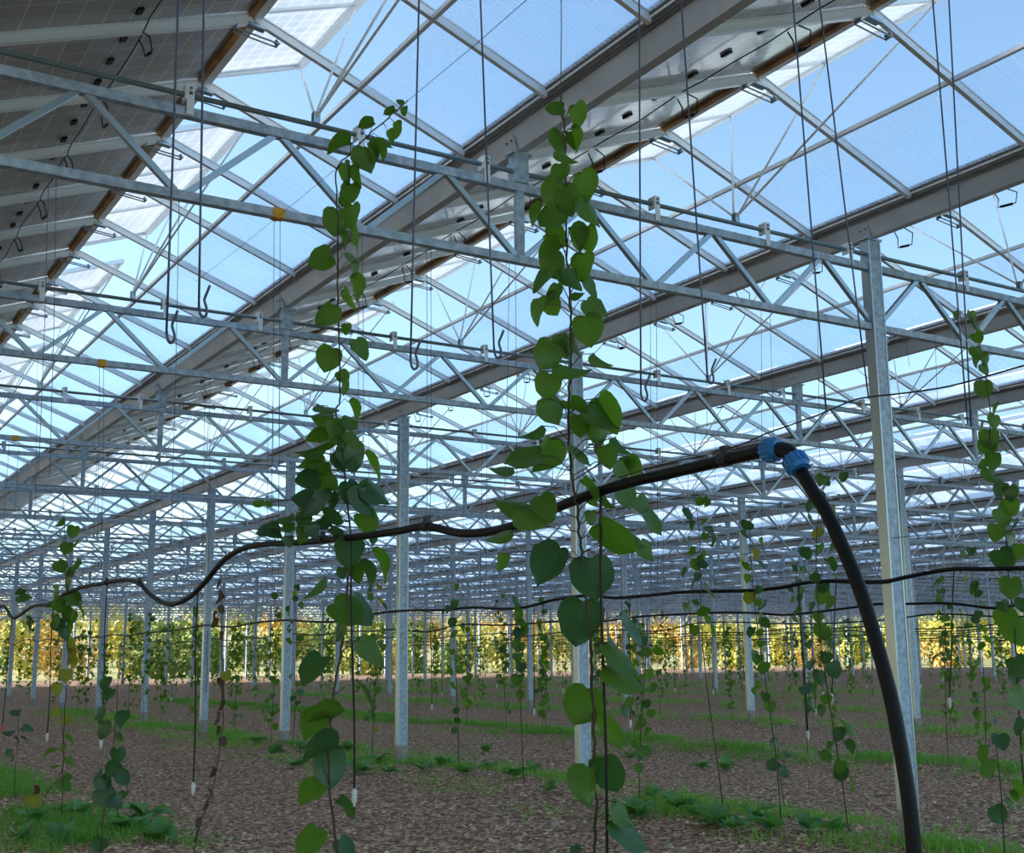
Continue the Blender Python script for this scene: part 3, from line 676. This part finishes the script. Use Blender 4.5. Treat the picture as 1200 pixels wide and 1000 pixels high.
T1s = [(44, 420, 40, 640), (116, 436, 114, 640), (121, 436, 119, 640), (240, 445, 236, 700), (246, 445, 244, 690), (314, 452, 312, 700), (320, 452, 319, 700), (327, 452, 326, 700), (433, 468, 431, 720), (565, 484, 563, 700), (571, 484, 569, 690), (730, 498, 732, 720), (776, 500, 778, 720), (822, 506, 824, 700), (838, 508, 838, 700), (1005, 530, 1008, 700), (1090, 540, 1093, 700), (1113, 545, 1115, 700)]
for i, (a, b_, c, d) in enumerate(T1s):
    A = at_y(a, b_, TY(1)); A.z = ZB-.02; D = depth(A); string(A, at_d(c, d, D), 'thin string hanging from the second full girder line, %s from the left' % ORD[sorted(x[0] for x in T1s).index(a)], .0018)
ns = 0
for k in range(2, 7):
    ns = 0
    for ri in range(0, 9):
        for dx in (-.5, -.05, .05, .9, 1.9):
            X = ROWX[ri]+dx; Y = TY(k)
            if not inview(X, Y, 3, -5) or near(X, Y) > 40: continue
            string((X, Y, ZB-.02), (X+rh.uniform(-.03, .03), Y, rh.uniform(1.6, 2.3)), 'fine distant string hanging from the %s girder line back, %s from the left' % (ORD[k+2], ORD[ns]), .002, 'distant fine strings'); ns += 1

# ================================================================== VINES
EDGE = [(0, 0), (.17, -.09), (.37, -.065), (.50, .09), (.535, .31), (.495, .53), (.375, .73), (.19, .885), (0, 1.0)]
MIDY = [0, .03, .08, .18, .33, .50, .68, .85, 1.02]
def leaf_mb(fold, droop, wav, seed, heart=1.):
    q = MB(); rl = random.Random(seed)
    for i in range(9):
        ex, ey = EDGE[i]; my = MIDY[i]
        for c in (-1, -.5, 0, .5, 1):
            a = abs(c); jx = 1+rl.uniform(-.05, .05)
            x = c*ex*(1 if a == 1 else 1.02)*jx; y = my*(1-a)+ey*a
            z = fold*abs(x) - droop*y*y + wav*math.sin(7*y+5*c+seed)*a
            q.v.append((x, y, z))
    for i in range(8):
        for c in range(4):
            n = i*5+c; q.f.append((n, n+1, n+6, n+5)); q.mi.append(0)
    return q
LEAFSRC = [leaf_mb(.18, .15, .03, 1), leaf_mb(-.2, .22, .04, 2), leaf_mb(.35, .1, .05, 3), leaf_mb(.08, .3, .05, 4), leaf_mb(-.1, .05, .04, 5), leaf_mb(.5, .25, .04, 6)]
def leafset(mname): return [q.mesh('leaf', mname, True) for q in LEAFSRC]
LM = {k: leafset(k) for k in ('kiwi_leaf', 'kiwi_leaf_dark', 'dead_leaf', 'yellow_leaf', 'weed_leaf')}
MICRO = MB(); MICRO.v = [(0, 0, 0), (.4, -.02, .06), (.48, .35, .05), (0, 1, -.1), (-.48, .35, .05), (-.4, -.02, .06)]; MICRO.f = [(0, 1, 2), (0, 2, 3), (0, 3, 4), (0, 4, 5)]; MICRO.mi = [0]*4
rv = random.Random(99)
def leaf_matrix(center, L, Wd, ang):
    """L, Wd in metres as seen, ang tip direction in the view; real size and tilt follow from the foreshortening"""
    s_ = max(L, Wd)*1.0; a = RT*math.cos(ang)-UP*math.sin(ang); b0 = a.cross(fw).normalized()
    ca = min(1, L/s_); sa_ = math.sqrt(max(0, 1-ca*ca))*rv.choice((-1, 1)); ax = (a*ca+fw*sa_).normalized()
    cb_ = min(1, Wd/s_); sb_ = math.sqrt(max(0, 1-cb_*cb_))*rv.choice((-1, 1)); pd = (fw-ax*ax.dot(fw))
    if pd.length > 1e-3: pd.normalize()
    wv_ = b0-ax*b0.dot(ax); wv_.normalize(); wv_ = (wv_*cb_+pd*sb_); wv_ = (wv_-ax*wv_.dot(ax)).normalized()
    nn = wv_.cross(ax).normalized(); o_ = center-ax*.46*s_
    return Matrix(((wv_.x*s_, ax.x*s_, nn.x*s_, o_.x), (wv_.y*s_, ax.y*s_, nn.y*s_, o_.y), (wv_.z*s_, ax.z*s_, nn.z*s_, o_.z), (0, 0, 0, 1)))
def traced_vine(name, label, D, stem_px, leaves, mainmat, stem_r, darkfrom=None, base_to_ground=True, grp='kiwi vines'):
    sp = [at_d(u, v, D) for u, v in stem_px]
    if base_to_ground:
        last = sp[-1].copy()
        if last.z > .05: sp.append(Vector((last.x+.01, last.y, last.z*.5))); sp.append(Vector((last.x, last.y+.01, hgt(last.x, last.y)-.02)))
    base = sp[-1].copy(); root = thing(name, label, 'vine', base, grp)
    path_ = smooth_path([p-base for p in sp], 5)
    path_ = [p+Vector((rv.uniform(-1, 1), rv.uniform(-1, 1), 0))*.004 for p in path_]
    q = MB(); q.tube(path_, [stem_r*(.45+.55*i/len(path_)) for i in range(len(path_))], 6)
    for (cx, cy, L, Wd, ang, *mm) in leaves:
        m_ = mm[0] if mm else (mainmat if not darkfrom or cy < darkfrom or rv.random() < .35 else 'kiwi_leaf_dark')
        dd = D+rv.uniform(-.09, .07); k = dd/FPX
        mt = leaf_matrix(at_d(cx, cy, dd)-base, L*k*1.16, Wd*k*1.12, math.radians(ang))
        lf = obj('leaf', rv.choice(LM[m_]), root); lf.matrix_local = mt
        bp = mt.translation; np_ = min(path_, key=lambda p: (p-bp-Vector((0, 0, -.05))).length)
        mid = (bp+np_)/2+Vector((0, 0, .02)); q.tube([np_, mid, bp], stem_r*.28, 4)
    q.build('stem', 'vine_stem', root, True); return root
V1S = [(478, 118), (470, 125), (455, 138), (430, 160), (410, 180), (396, 195), (394, 215), (396, 260), (396, 320), (397, 380), (398, 440), (398, 470), (393, 485), (400, 520), (408, 590), (410, 640), (408, 680), (405, 705), (400, 760), (393, 800), (388, 840), (385, 880), (387, 930), (393, 980), (396, 1010)]
V1L = [(468.5,120.5,8,7,200),(456.5,131,13,11,150),(475,130.5,10,8,80),(429,146,17,8,165),(464,152.5,17,10,80),(457,161,15,9,70),(451,168,18,7,45),(446,176.5,20,11,65),(397.5,170.5,26,9,165),(429,187.5,28,21,75),
 (437,177,20,10,60),(408.5,203,23,14,70),(421.5,205,26,12,65),(409,229,26,23,100),(415,254,26,20,85),(393.5,261,28,27,100),(417.6,276,24,10,80),(402.4,282,18,8,60),(375.5,304,25,24,160),(412,304,16,6,55),(415,314,18,6,90),
 (416.5,338.5,27,17,65),(412,349,24,10,50),(381,369.5,27,25,120),(407,386,12,11,90),(422,410,24,15,65),(385,421.5,26,25,110),(402,442,14,14,60),(405.5,453.5,16,10,80),(415,482,23,11,60),(383,480,24,8,20),(378,490.5,22,17,175),
 (371,510,22,15,175),(391,504,22,16,80),(408,499,20,12,40),(413.5,516,20,12,60),(395,512,22,14,90),(387,518,20,14,110),(365,528,30,9,150),(364,539,24,18,135),(411,536,30,26,80),(400,542,20,14,90),(438.5,545.5,32,12,55),(371,554,30,14,170),
 (360,561,24,22,170),(383,564,26,20,50),(441,577,34,16,50),(411.6,581,30,18,75),(428.7,588,32,20,85),(356.5,584.6,24,20,175),(371.7,590,36,22,115),(389,588,20,13,90),(390.7,605.5,22,18,10),(375.5,611,22,12,150),(429.7,614,26,25,60),
 (355.6,611,18,18,90),(352.7,627,18,16,90),(366,622.6,16,14,80),(396,623.6,18,12,30),(335.6,610,18,8,150),(337.5,619,14,9,170),(318.5,622.6,18,15,60),(308,622.6,14,12,150),(325,626,14,10,30),(302.3,589,12,8,175),(315.7,591,8,7,20),(338.5,635,12,10,90),
 (408,647,30,28,100),(417,670,24,14,80),(430.6,674,30,14,55),(446.8,661.5,34,11,55),(401,672,12,12,90),(370.8,690,28,9,130),(438,632,12,8,110),(406,720,36,26,40),(421.6,717,34,22,60),(398.4,741,20,12,100),(433.6,767,36,13,50),(366,784,34,24,130),
 (430.4,816,32,10,55),(379,832,36,24,170),(369.6,849.6,34,28,130),(377.6,877,36,28,170),(384,899,38,30,90),(366,929.6,32,26,140),(408,945,24,18,40),(361,984,32,28,130),(405,993,22,16,50)]
V2S = [(657, 112), (658, 122), (661, 150), (662, 190), (664, 240), (664, 290), (665, 320), (668, 360), (669, 390), (669, 430), (667, 470), (666, 510), (668, 540), (672, 570), (677, 600), (680, 640), (684, 680), (688, 720), (692, 760), (693, 800), (696, 850), (697, 900), (698, 950), (697, 1000), (697, 1040)]
V2L = [(650,128,19,17,175),(679,135,25,17,70),(652.5,169,28,18,95),(667,166,20,12,80),(674.5,163.6,25,5,65),(664.5,184,22,14,50),(655.6,203.6,21,19,90),(647.6,226,28,28,130),(668.4,236,30,24,70),(686,219,32,24,75),(692.4,247.6,34,20,70),(646,255,29,28,130),
 (629,252,24,10,120),(652.4,279.6,26,20,20),(676.4,279.6,28,18,60),(692,280,28,16,80),(643,291.6,26,16,150),(647.6,311.6,27,25,70),(638,331,28,14,115),(660,327,20,12,60),(686,313,30,22,85),(674,328,24,18,80),(691.6,339.6,22,13,65),(676.4,347.6,14,9,0),
 (647.6,344,22,14,110),(647,357,24,20,60),(632,367.6,24,14,120),(697,363,26,22,50),(689.5,387.6,33,31,75),(639.6,416.4,30,30,120),(659,406,25,20,75),(665,405,20,12,85),(675,406,20,10,80),(670,433,34,12,25),(704.4,423,22,10,45),(642,452.4,27,27,100),
 (647.6,482,29,26,70),(679,474,20,15,20),(663.6,473,12,8,0),(677,499.6,24,21,90),(715,483,40,24,50),(708.4,487.6,34,26,60),(700.4,508.4,24,22,90),(697,523.6,20,9,95,'dead_leaf'),(624.4,507,23,10,140),(638,534,38,28,110),(614,539,38,20,165),
 (675,537,30,10,50),(727.6,523,22,10,60),(712,536,24,20,70),(743,543.6,20,14,60),(588,551.4,24,9,175),(725.4,551.4,22,18,80),(744,547,22,15,60),(729.6,579.7,30,24,80),(752.7,595.5,24,16,60),(762,614.4,28,16,65),(754.8,646,22,17,70),(746,635,18,12,40),
 (694,571,26,10,40),(713,589,16,9,60),(694,589,14,8,30),(693,607,15,13,90),(723,629,48,30,35),(597,591,32,16,175),(626.7,604,36,24,30),(641.4,594.4,28,26,60),(584.7,630,28,9,155),(587,658.5,18,13,100),(643.5,662.7,44,38,125),(694.5,677.6,42,46,85),
 (678.3,729,46,46,100),(735,740.6,38,10,65),(726,771,42,16,55),(729.6,796,44,18,40),(681.6,825.6,38,40,110),(713,850,44,24,35),(714.4,907,38,34,65),(688,920,38,32,100),(730.7,954.7,30,14,60),(736,978.7,46,15,50),(673,999,14,12,90)]
D1 = depth(at_x(398, 640, R1)); D2 = depth(at_x(682, 640, R1))
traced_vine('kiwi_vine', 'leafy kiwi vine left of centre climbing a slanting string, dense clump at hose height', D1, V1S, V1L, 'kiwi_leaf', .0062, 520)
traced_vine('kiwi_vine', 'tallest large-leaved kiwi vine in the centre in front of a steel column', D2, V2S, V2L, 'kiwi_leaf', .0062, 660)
A = at_d(478, 118, D1); B = at_y(612, 3, TY(-1)+.6); B = A+(B-A)*1.35
string(A, B, 'dark string slanting up to the right from the left vine tip', .0016)
A = at_d(657, 112, D2); string(A+(at_d(657, 0, D2)-A)*1.5, A, 'vertical string above the central vine tip', .0015)
A = at_d(396, 196, D1); string(at_d(230, 330, D1+1.2), A, 'thin string slanting down to the left from the left vine', .0014)
def la(l): return [(x, y, s1, s2, rv.choice((60, 75, 90, 105, 120))) for x, y, s1, s2 in l]
V3L = la([(1120.6,369,8,6),(1136.8,373,15,13),(1144.5,381.5,16,7),(1146,396,12,11),(1146.6,414,15,15),(1155.7,421.4,14,12),(1145,424.6,12,10),(1153,433,13,12),(1152,456.7,18,18),(1167,480,14,7),(1164,494.5,15,15),(1148,501,14,4),(1159,515,20,20),(1159,524,18,20),
 (1176.7,525,13,6),(1164,541,17,18),(1152.5,545,12,6),(1161,557,16,16),(1172,574,18,18),(1185,578,16,12),(1185,593,18,16),(1173.7,605.6,20,20),(1187,616,17,9),(1166.5,624.7,18,14),(1183.4,632,18,14),(1177,656,24,22),(1193,647,16,12),(1168,670,14,7),
 (1184.5,689.5,22,22),(1198,688,16,10),(1176,711,12,12),(1179,728,24,20),(1190,742,26,24),(1198,709,14,12),(1194.6,781,22,20),(1188,794,22,20),(1192.4,820,24,20),(1194.6,852,18,16),(1198,870,24,14)])
D3 = depth(at_x(1180, 660, ROWX[1]))
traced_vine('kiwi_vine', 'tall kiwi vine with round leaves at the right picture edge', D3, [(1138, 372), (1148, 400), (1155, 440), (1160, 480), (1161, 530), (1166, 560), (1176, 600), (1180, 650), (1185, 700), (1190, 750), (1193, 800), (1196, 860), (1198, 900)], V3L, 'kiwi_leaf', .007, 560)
V4L = la([(70,612,12,8),(85.6,623.6,13,11),(89,638,9,5),(78,643.6,13,11),(71,665,14,12),(87.6,662,14,9),(82,674,14,11),(82,684,14,10),(67,694,14,10),(86,703,14,10),(70,711,16,10),(66,728,14,12),(69,734,14,12),(79,720,16,12),(85,724,14,12),(80,732,14,10),(76,742,14,10)]) + \
      [(84,758,15,13,90,'yellow_leaf'),(83,768,15,12,80,'yellow_leaf'),(86,777,13,10,100,'yellow_leaf'),(77,792,13,12,90,'yellow_leaf'),(67,808,12,9,90,'yellow_leaf'),(92,700,14,6,40),(95,716,14,6,60),(62,708,14,6,160),(23,694,10,6,150),(29,702,14,7,20),(36,727,10,7,30),(34,735,12,6,60)]
D4 = depth(at_x(78, 690, R1))
traced_vine('kiwi_vine', 'slender kiwi vine with some yellow leaves at far left', D4, [(74, 580), (75, 612), (78, 650), (80, 690), (79, 730), (80, 780), (76, 830), (74, 900)], V4L, 'kiwi_leaf', .006, 660)
V5L = la([(117,836.5,16,10),(122.5,855,18,17),(142,842,18,10),(137.6,868,16,12),(138,886,15,15),(132,901,16,16),(115.6,907,11,6),(142,912.6,18,9),(151,902,18,6),(121,919,18,14),(124,935,22,20),(137.6,940,14,10),(144,933,10,8),(113,948,14,8),(139,954,11,6),(115.6,990,16,16),(122,800,14,8),(128,815,14,9)])
D5 = depth(at_z(121, 1000, .02))
traced_vine('kiwi_vine', 'dark young bushy plant low at left in front of the bare soil', D5, [(138, 790), (136, 840), (133, 880), (128, 910), (122, 950), (120, 985), (121, 1000)], V5L, 'kiwi_leaf_dark', .006, 0)
DL = [(258,684,12,7,100),(255,700,14,7,90),(257,715,12,8,80),(254,730,14,9,100),(256,745,12,7,90),(260,800,12,8,90),(262,812,14,8,80),(260,826,14,8,100),(257,842,16,9,90),(255,856,14,8,90),(258,870,12,7,80),(250,905,14,7,110),(245,930,13,7,60),(242,945,14,7,100),(232,965,14,6,100),(228,980,14,7,90),(262,700,9,5,50),(252,720,10,5,140)]
DL = [(x+rv.uniform(-3, 3), y, l*rv.uniform(.6, 1), w_*rv.uniform(.55, .95), a, 'dead_leaf') for x, y, l, w_, a in DL] + [(265,793,10,10,90,'yellow_leaf'),(252,766,10,8,90,'kiwi_leaf')]
D6 = depth(at_x(252, 760, R1))
traced_vine('dead_vine', 'withered brown vine with shrivelled leaves left of the front columns', D6, [(260, 640), (259, 690), (260, 760), (262, 830), (257, 880), (250, 920), (238, 955), (230, 985), (228, 1010)], DL, 'dead_leaf', .005)
SAP1 = [(18,836,10,5,170),(10,859,12,3,170),(32,855,12,4,20),(20,868,8,4,40),(29,867,9,4,30),(27,875,9,4,40),(11,883,8,5,90),(14,890,5,4,90)]
traced_vine('kiwi_vine', 'bare thin sapling with a few drooping leaves at the lower left corner', depth(at_z(17, 940, .02)), [(23, 830), (21, 860), (18, 900), (17, 940)], SAP1, 'kiwi_leaf_dark', .004, 0)
SAP2 = [(63,836,13,9,90,'yellow_leaf'),(79,845,10,7,30,'yellow_leaf'),(82,868,12,8,30),(59,880,12,6,160),(73,876,9,7,90),(83,892,10,5,60),(74,922,16,8,50),(40,930,16,11,90,'dead_leaf'),(39,942,16,13,90,'yellow_leaf'),(64,897,10,4,170),(80,910,9,4,40)]
traced_vine('kiwi_vine', 'thin bent sapling with sparse leaves between the lower left weights', depth(at_z(48, 955, .02)), [(72, 835), (73, 870), (75, 895), (66, 915), (55, 930), (48, 955)], SAP2, 'kiwi_leaf', .004)
BARE = [(907,871,11,9,90),(905,897,13,11,140),(918,905,13,11,60),(922,885,9,3,30)]
traced_vine('kiwi_vine', 'nearly bare young plant in the front grass strip right of centre', depth(at_z(922, 952, .02)), [(911, 860), (912, 890), (915, 915), (918, 935), (922, 952)], BARE, 'kiwi_leaf_dark', .005, 0)

# --- generated vines of the rows behind
def gen_vine(X, Y, z0, z1, n, size, lab, spread=.13, m_='kiwi_leaf', topsweep=0., yellow=.06):
    zb = hgt(X, Y); root = thing('kiwi_vine', lab, 'vine', (X, Y, zb), 'kiwi vines')
    sx, sy = rv.uniform(0, 6), rv.uniform(0, 6)
    def cx(z): return Vector((.05*math.sin(z*1.7+sx)+topsweep*max(0, z-2.)**2, .05*math.sin(z*1.3+sy), z))
    q = MB(); pts = [cx(i*z1/14) for i in range(15)]; q.tube(pts, [.0055-.0025*i/14 for i in range(15)], 5)
    for i in range(n):
        z = z0+(z1-z0)*(i+rv.random())/n; p = cx(z); a = rv.uniform(0, 6.28); d = spread*rv.uniform(.35, 1.)
        c = p+Vector((math.cos(a)*d, math.sin(a)*d, rv.uniform(-.04, .02))); s_ = size*rv.uniform(.65, 1.15)
        mm = 'yellow_leaf' if rv.random() < yellow else (m_ if rv.random() < .6 else 'kiwi_leaf_dark')
        lf = obj('leaf', rv.choice(LM[mm]), root); lf.scale = (s_, s_, s_); lf.location = c
        lf.rotation_euler = (rv.uniform(-2.2, -.7), rv.uniform(-.4, .4), a-math.pi/2+rv.uniform(-.6, .6))
        q.tube([p, (p+c)/2+Vector((0, 0, .015)), c], .0016, 3)
    q.build('stem', 'vine_stem', root, True)
def on_row(u, ri): d = ray(u, 760); return d.y/d.x*ROWX[ri]
gen = [(985, 1, .35, 2.75, 46, .11, .15, .22, 'bushy kiwi vine between the black riser and the right column'), (845, 1, 1.5, 2.7, 30, .10, .14, -.25, 'kiwi vine with a side-swept top under the black hose right of centre'),
       (908, 1, .9, 2.45, 26, .09, .10, .0, 'kiwi vine with yellowish leaves left of the blue elbow tube'), (765, 1, .35, 1.6, 24, .10, .14, 0, 'low bushy kiwi plant right of the central column'),
       (622, 1, .95, 1.95, 16, .12, .07, 0, 'narrow kiwi vine just left of the central column'), (1145, 2, .3, 2.5, 34, .10, .12, 0, 'distant kiwi vine between the right column and the right edge vine'),
       (1105, 2, .9, 2.2, 30, .08, .13, 0, 'dark thin-stemmed vine with tiny leaves right of the right column'), (1160, 1, .3, .75, 9, .12, .10, 0, 'low kiwi sapling left of the right edge vine'),
       (938, 2, .5, 2.5, 26, .10, .12, 0, 'kiwi vine behind the hanging tube right of centre'), (700, 2, .4, 2.4, 26, .10, .12, 0, 'small kiwi vine seen just right of the central column'),
       (740, 2, .3, 2.2, 26, .10, .12, 0, 'kiwi vine in the third row right of the central column'), (590, 2, .3, 2.5, 28, .10, .13, 0, 'dense kiwi vine in the third row left of the central column'),
       (635, 2, .3, 2.4, 22, .10, .12, 0, 'kiwi vine of the third row almost behind the central column'), (180, 1, .4, 2.3, 26, .10, .13, 0, 'shaded kiwi vine in the second row left of the hose dip'),
       (112, 1, .4, 2.3, 24, .10, .12, 0, 'shaded kiwi vine in the second row behind the far left vine'), (355, 1, .5, 2.4, 26, .10, .12, 0, 'kiwi vine in the second row behind the left clump'),
       (450, 1, .4, 2.3, 26, .10, .12, 0, 'kiwi vine in the second row left of the front column'), (545, 1, .4, 2.3, 22, .10, .12, 0, 'kiwi vine in the second row right of the front column')]
for (u, ri, z0, z1, n, sz, spr, sw, lab) in gen: gen_vine(ROWX[ri]-(.12 if ri in (1, 3) else 0), on_row(u, ri), z0, z1, n, sz, lab, spr, 'kiwi_leaf', sw)
# small far vines: one mesh each, four shapes
FARV = []
for vv in range(6):
    q = MB(); q.tube([(0, 0, 0), (.03, .02, 1.2), (-.02, 0, 2.4)], .0045, 4, 1); rl = random.Random(50+vv); top = rl.uniform(1.9, 2.6)
    for i in range(rl.randint(38, 64)):
        z = rl.uniform(.25, top); a = rl.uniform(0, 6.28); d = rl.uniform(.03, .16)
        Rm = Matrix.Rotation(a-1.57, 4, 'Z') @ Matrix.Rotation(rl.uniform(-2.2, -.6), 4, 'X'); s_ = rl.uniform(.07, .125); n = len(q.v)
        for p in MICRO.v: pp = Rm @ (Vector(p)*s_); q.v.append((pp.x+math.cos(a)*d, pp.y+math.sin(a)*d, pp.z+z))
        q.f += [tuple(n+k for k in f) for f in MICRO.f]; q.mi += [0]*4
    FARV.append(q.mesh('kiwi_vine', ['kiwi_leaf', 'vine_stem']))
cnt = 0
cand = []
for ri in range(1, 17):
    X = ROWX[ri]; y = max(3., .62*X-2)+rv.uniform(0, 1)
    while y < YEND-2:
        if near(X, y) > (19 if ri == 1 else 17.5) and near(X, y) < 75 and inview(X, y, 1, 20) and X < XEND-2: cand.append((near(X, y), X, y, ri))
        y += 2.3+rv.uniform(-.4, .5)
cand.sort(); cand = cand[:255]
def offcol(X, y):
    if abs((X-GX(2)+4.8) % 9.6-4.8) < .3:
        k = round((y-Y0)/S)
        if abs(y-TY(k)) < .45: return TY(k)+.55
    return y
cand = [(d, X, offcol(X, y), r) for d, X, y, r in cand]
rank = {r: sorted((-y for d, X, y, r2 in cand if r2 == r)) for r in range(17)}
for d_, X, y, ri in cand:
    o = obj('kiwi_vine', rv.choice(FARV), None, (X, y, hgt(X, y)-.01)); o.rotation_euler = (0, 0, rv.uniform(0, 6.28)); s_ = rv.uniform(.8, 1.05); o.scale = (s_, s_, s_)
    tag(o, 'small distant kiwi vine, %s from the left in the %s row back' % (ORD[rank[ri].index(-y)], ORD[ri]), 'vine', 'distant kiwi vines')

# ================================================================== GRASS AND WEEDS
def blades(name, lab, gens, hmin, hmax, seed, cap=30000):
    q = MB(); rg = random.Random(seed)
    for (x, y, d) in gens:
        for i in range(d):
            px, py = x+rg.gauss(0, .085), y+rg.gauss(0, .085); z = hgt(px, py)-.005; a = rg.uniform(0, 6.28); h = rg.uniform(hmin, hmax); l = rg.uniform(.35, 1.3)*h; wd = rg.uniform(.003, .006)
            ca, sa_ = math.cos(a), math.sin(a); n = len(q.v)
            q.v += [(px-sa_*wd, py+ca*wd, z), (px+sa_*wd, py-ca*wd, z), (px+ca*l*.4+sa_*wd*.7, py+sa_*l*.4-ca*wd*.7, z+h*.7), (px+ca*l*.4-sa_*wd*.7, py+sa_*l*.4+ca*wd*.7, z+h*.7), (px+ca*l, py+sa_*l, z+h*.85)]
            q.f += [(n, n+1, n+2, n+3), (n+3, n+2, n+4)]; q.mi += [0, 0]
    return tag(q.build(name, 'grass'), lab, 'grass', kind='stuff')
rg = random.Random(77)
def strip(ri, ya, yb, dens, wid, thr):
    o = []; y = ya
    X = ROWX[ri]
    for i in range(int((yb-ya)*dens)):
        y = rg.uniform(ya, yb); x = X+rg.gauss(0, wid)
        if noise.noise(Vector((x*1.1, y*.55, ri*3.))) > thr and inview(x, y, 0, 60): o.append((x, y, rg.randint(8, 16)))
    return o
blades('grass_strip', 'green grass strip along the front vine row at lower left', strip(0, 7.5, 18, 110, .34, -.10), .03, .12, 1)
blades('grass_strip', 'green grass strip along the second vine row across the middle ground', strip(1, 5, 34, 95, .36, .02)+strip(1, 5, 34, 14, .6, -.4), .03, .11, 2)
blades('grass_strip', 'green grass strip along the third vine row further back', strip(2, 6, 40, 85, .38, -.08)+strip(2, 6, 40, 10, .7, -.4), .04, .13, 3)
blades('grass_strip', 'thin green grass along the farther vine rows', strip(3, 8, 45, 22, .5, -.2)+strip(4, 10, 50, 18, .5, -.2)+strip(5, 13, 55, 14, .55, -.25)+strip(6, 16, 60, 12, .6, -.3)+strip(7, 20, 60, 10, .6, -.3), .06, .2, 4)
# broad-leaved weeds
def weed(x, y, n, size, lab):
    z = hgt(x, y); root = thing('weed', lab, 'weed', (x, y, z), 'broad-leaved weeds'); q = MB(); q.tube([(0, 0, -.01), (0, 0, .05)], .004, 5); q.build('stem', 'vine_stem', root)
    for i in range(n):
        a = rv.uniform(0, 6.28); s_ = size*rv.uniform(.6, 1.15); lf = obj('leaf', rv.choice(LM['weed_leaf']), root); lf.scale = (s_*.75, s_, s_)
        lf.location = (math.cos(a)*.02, math.sin(a)*.02, .02+rv.uniform(0, .05)); lf.rotation_euler = (rv.uniform(.1, .9), rv.uniform(-.3, .3), a-math.pi/2)
weeds = [(283, 862), (300, 872), (318, 880), (345, 896), (420, 905), (440, 893), (455, 905), (495, 905), (520, 897), (540, 910), (565, 880), (600, 915), (625, 905), (260, 868), (640, 930), (385, 893), (405, 882), (350, 880), (575, 902),
         (740, 955), (760, 940), (790, 950), (835, 965), (860, 972), (885, 965), (905, 975), (945, 975), (975, 978), (815, 958), (735, 885), (755, 880), (820, 895), (850, 900), (700, 890), (20, 985), (60, 990), (90, 960), (150, 975), (170, 960), (40, 965), (185, 985)]
def wside(u, v): return 'in the left middle grass strip' if u < 660 and v < 935 and u > 200 else ('in the lower left grass' if u < 200 else 'in grass right of the central vine')
for i, (u, v) in enumerate(weeds):
    P = at_z(u, v, .03); side = wside(u, v)
    weed(P.x+.02, P.y, rv.randint(6, 10), rv.uniform(.10, .19)*(1.1 if u > 700 else 1), 'broad-leaved weed %s, %s from the left' % (side, ORD[sorted(q_[0] for q_ in weeds if wside(*q_) == side).index(u)]))
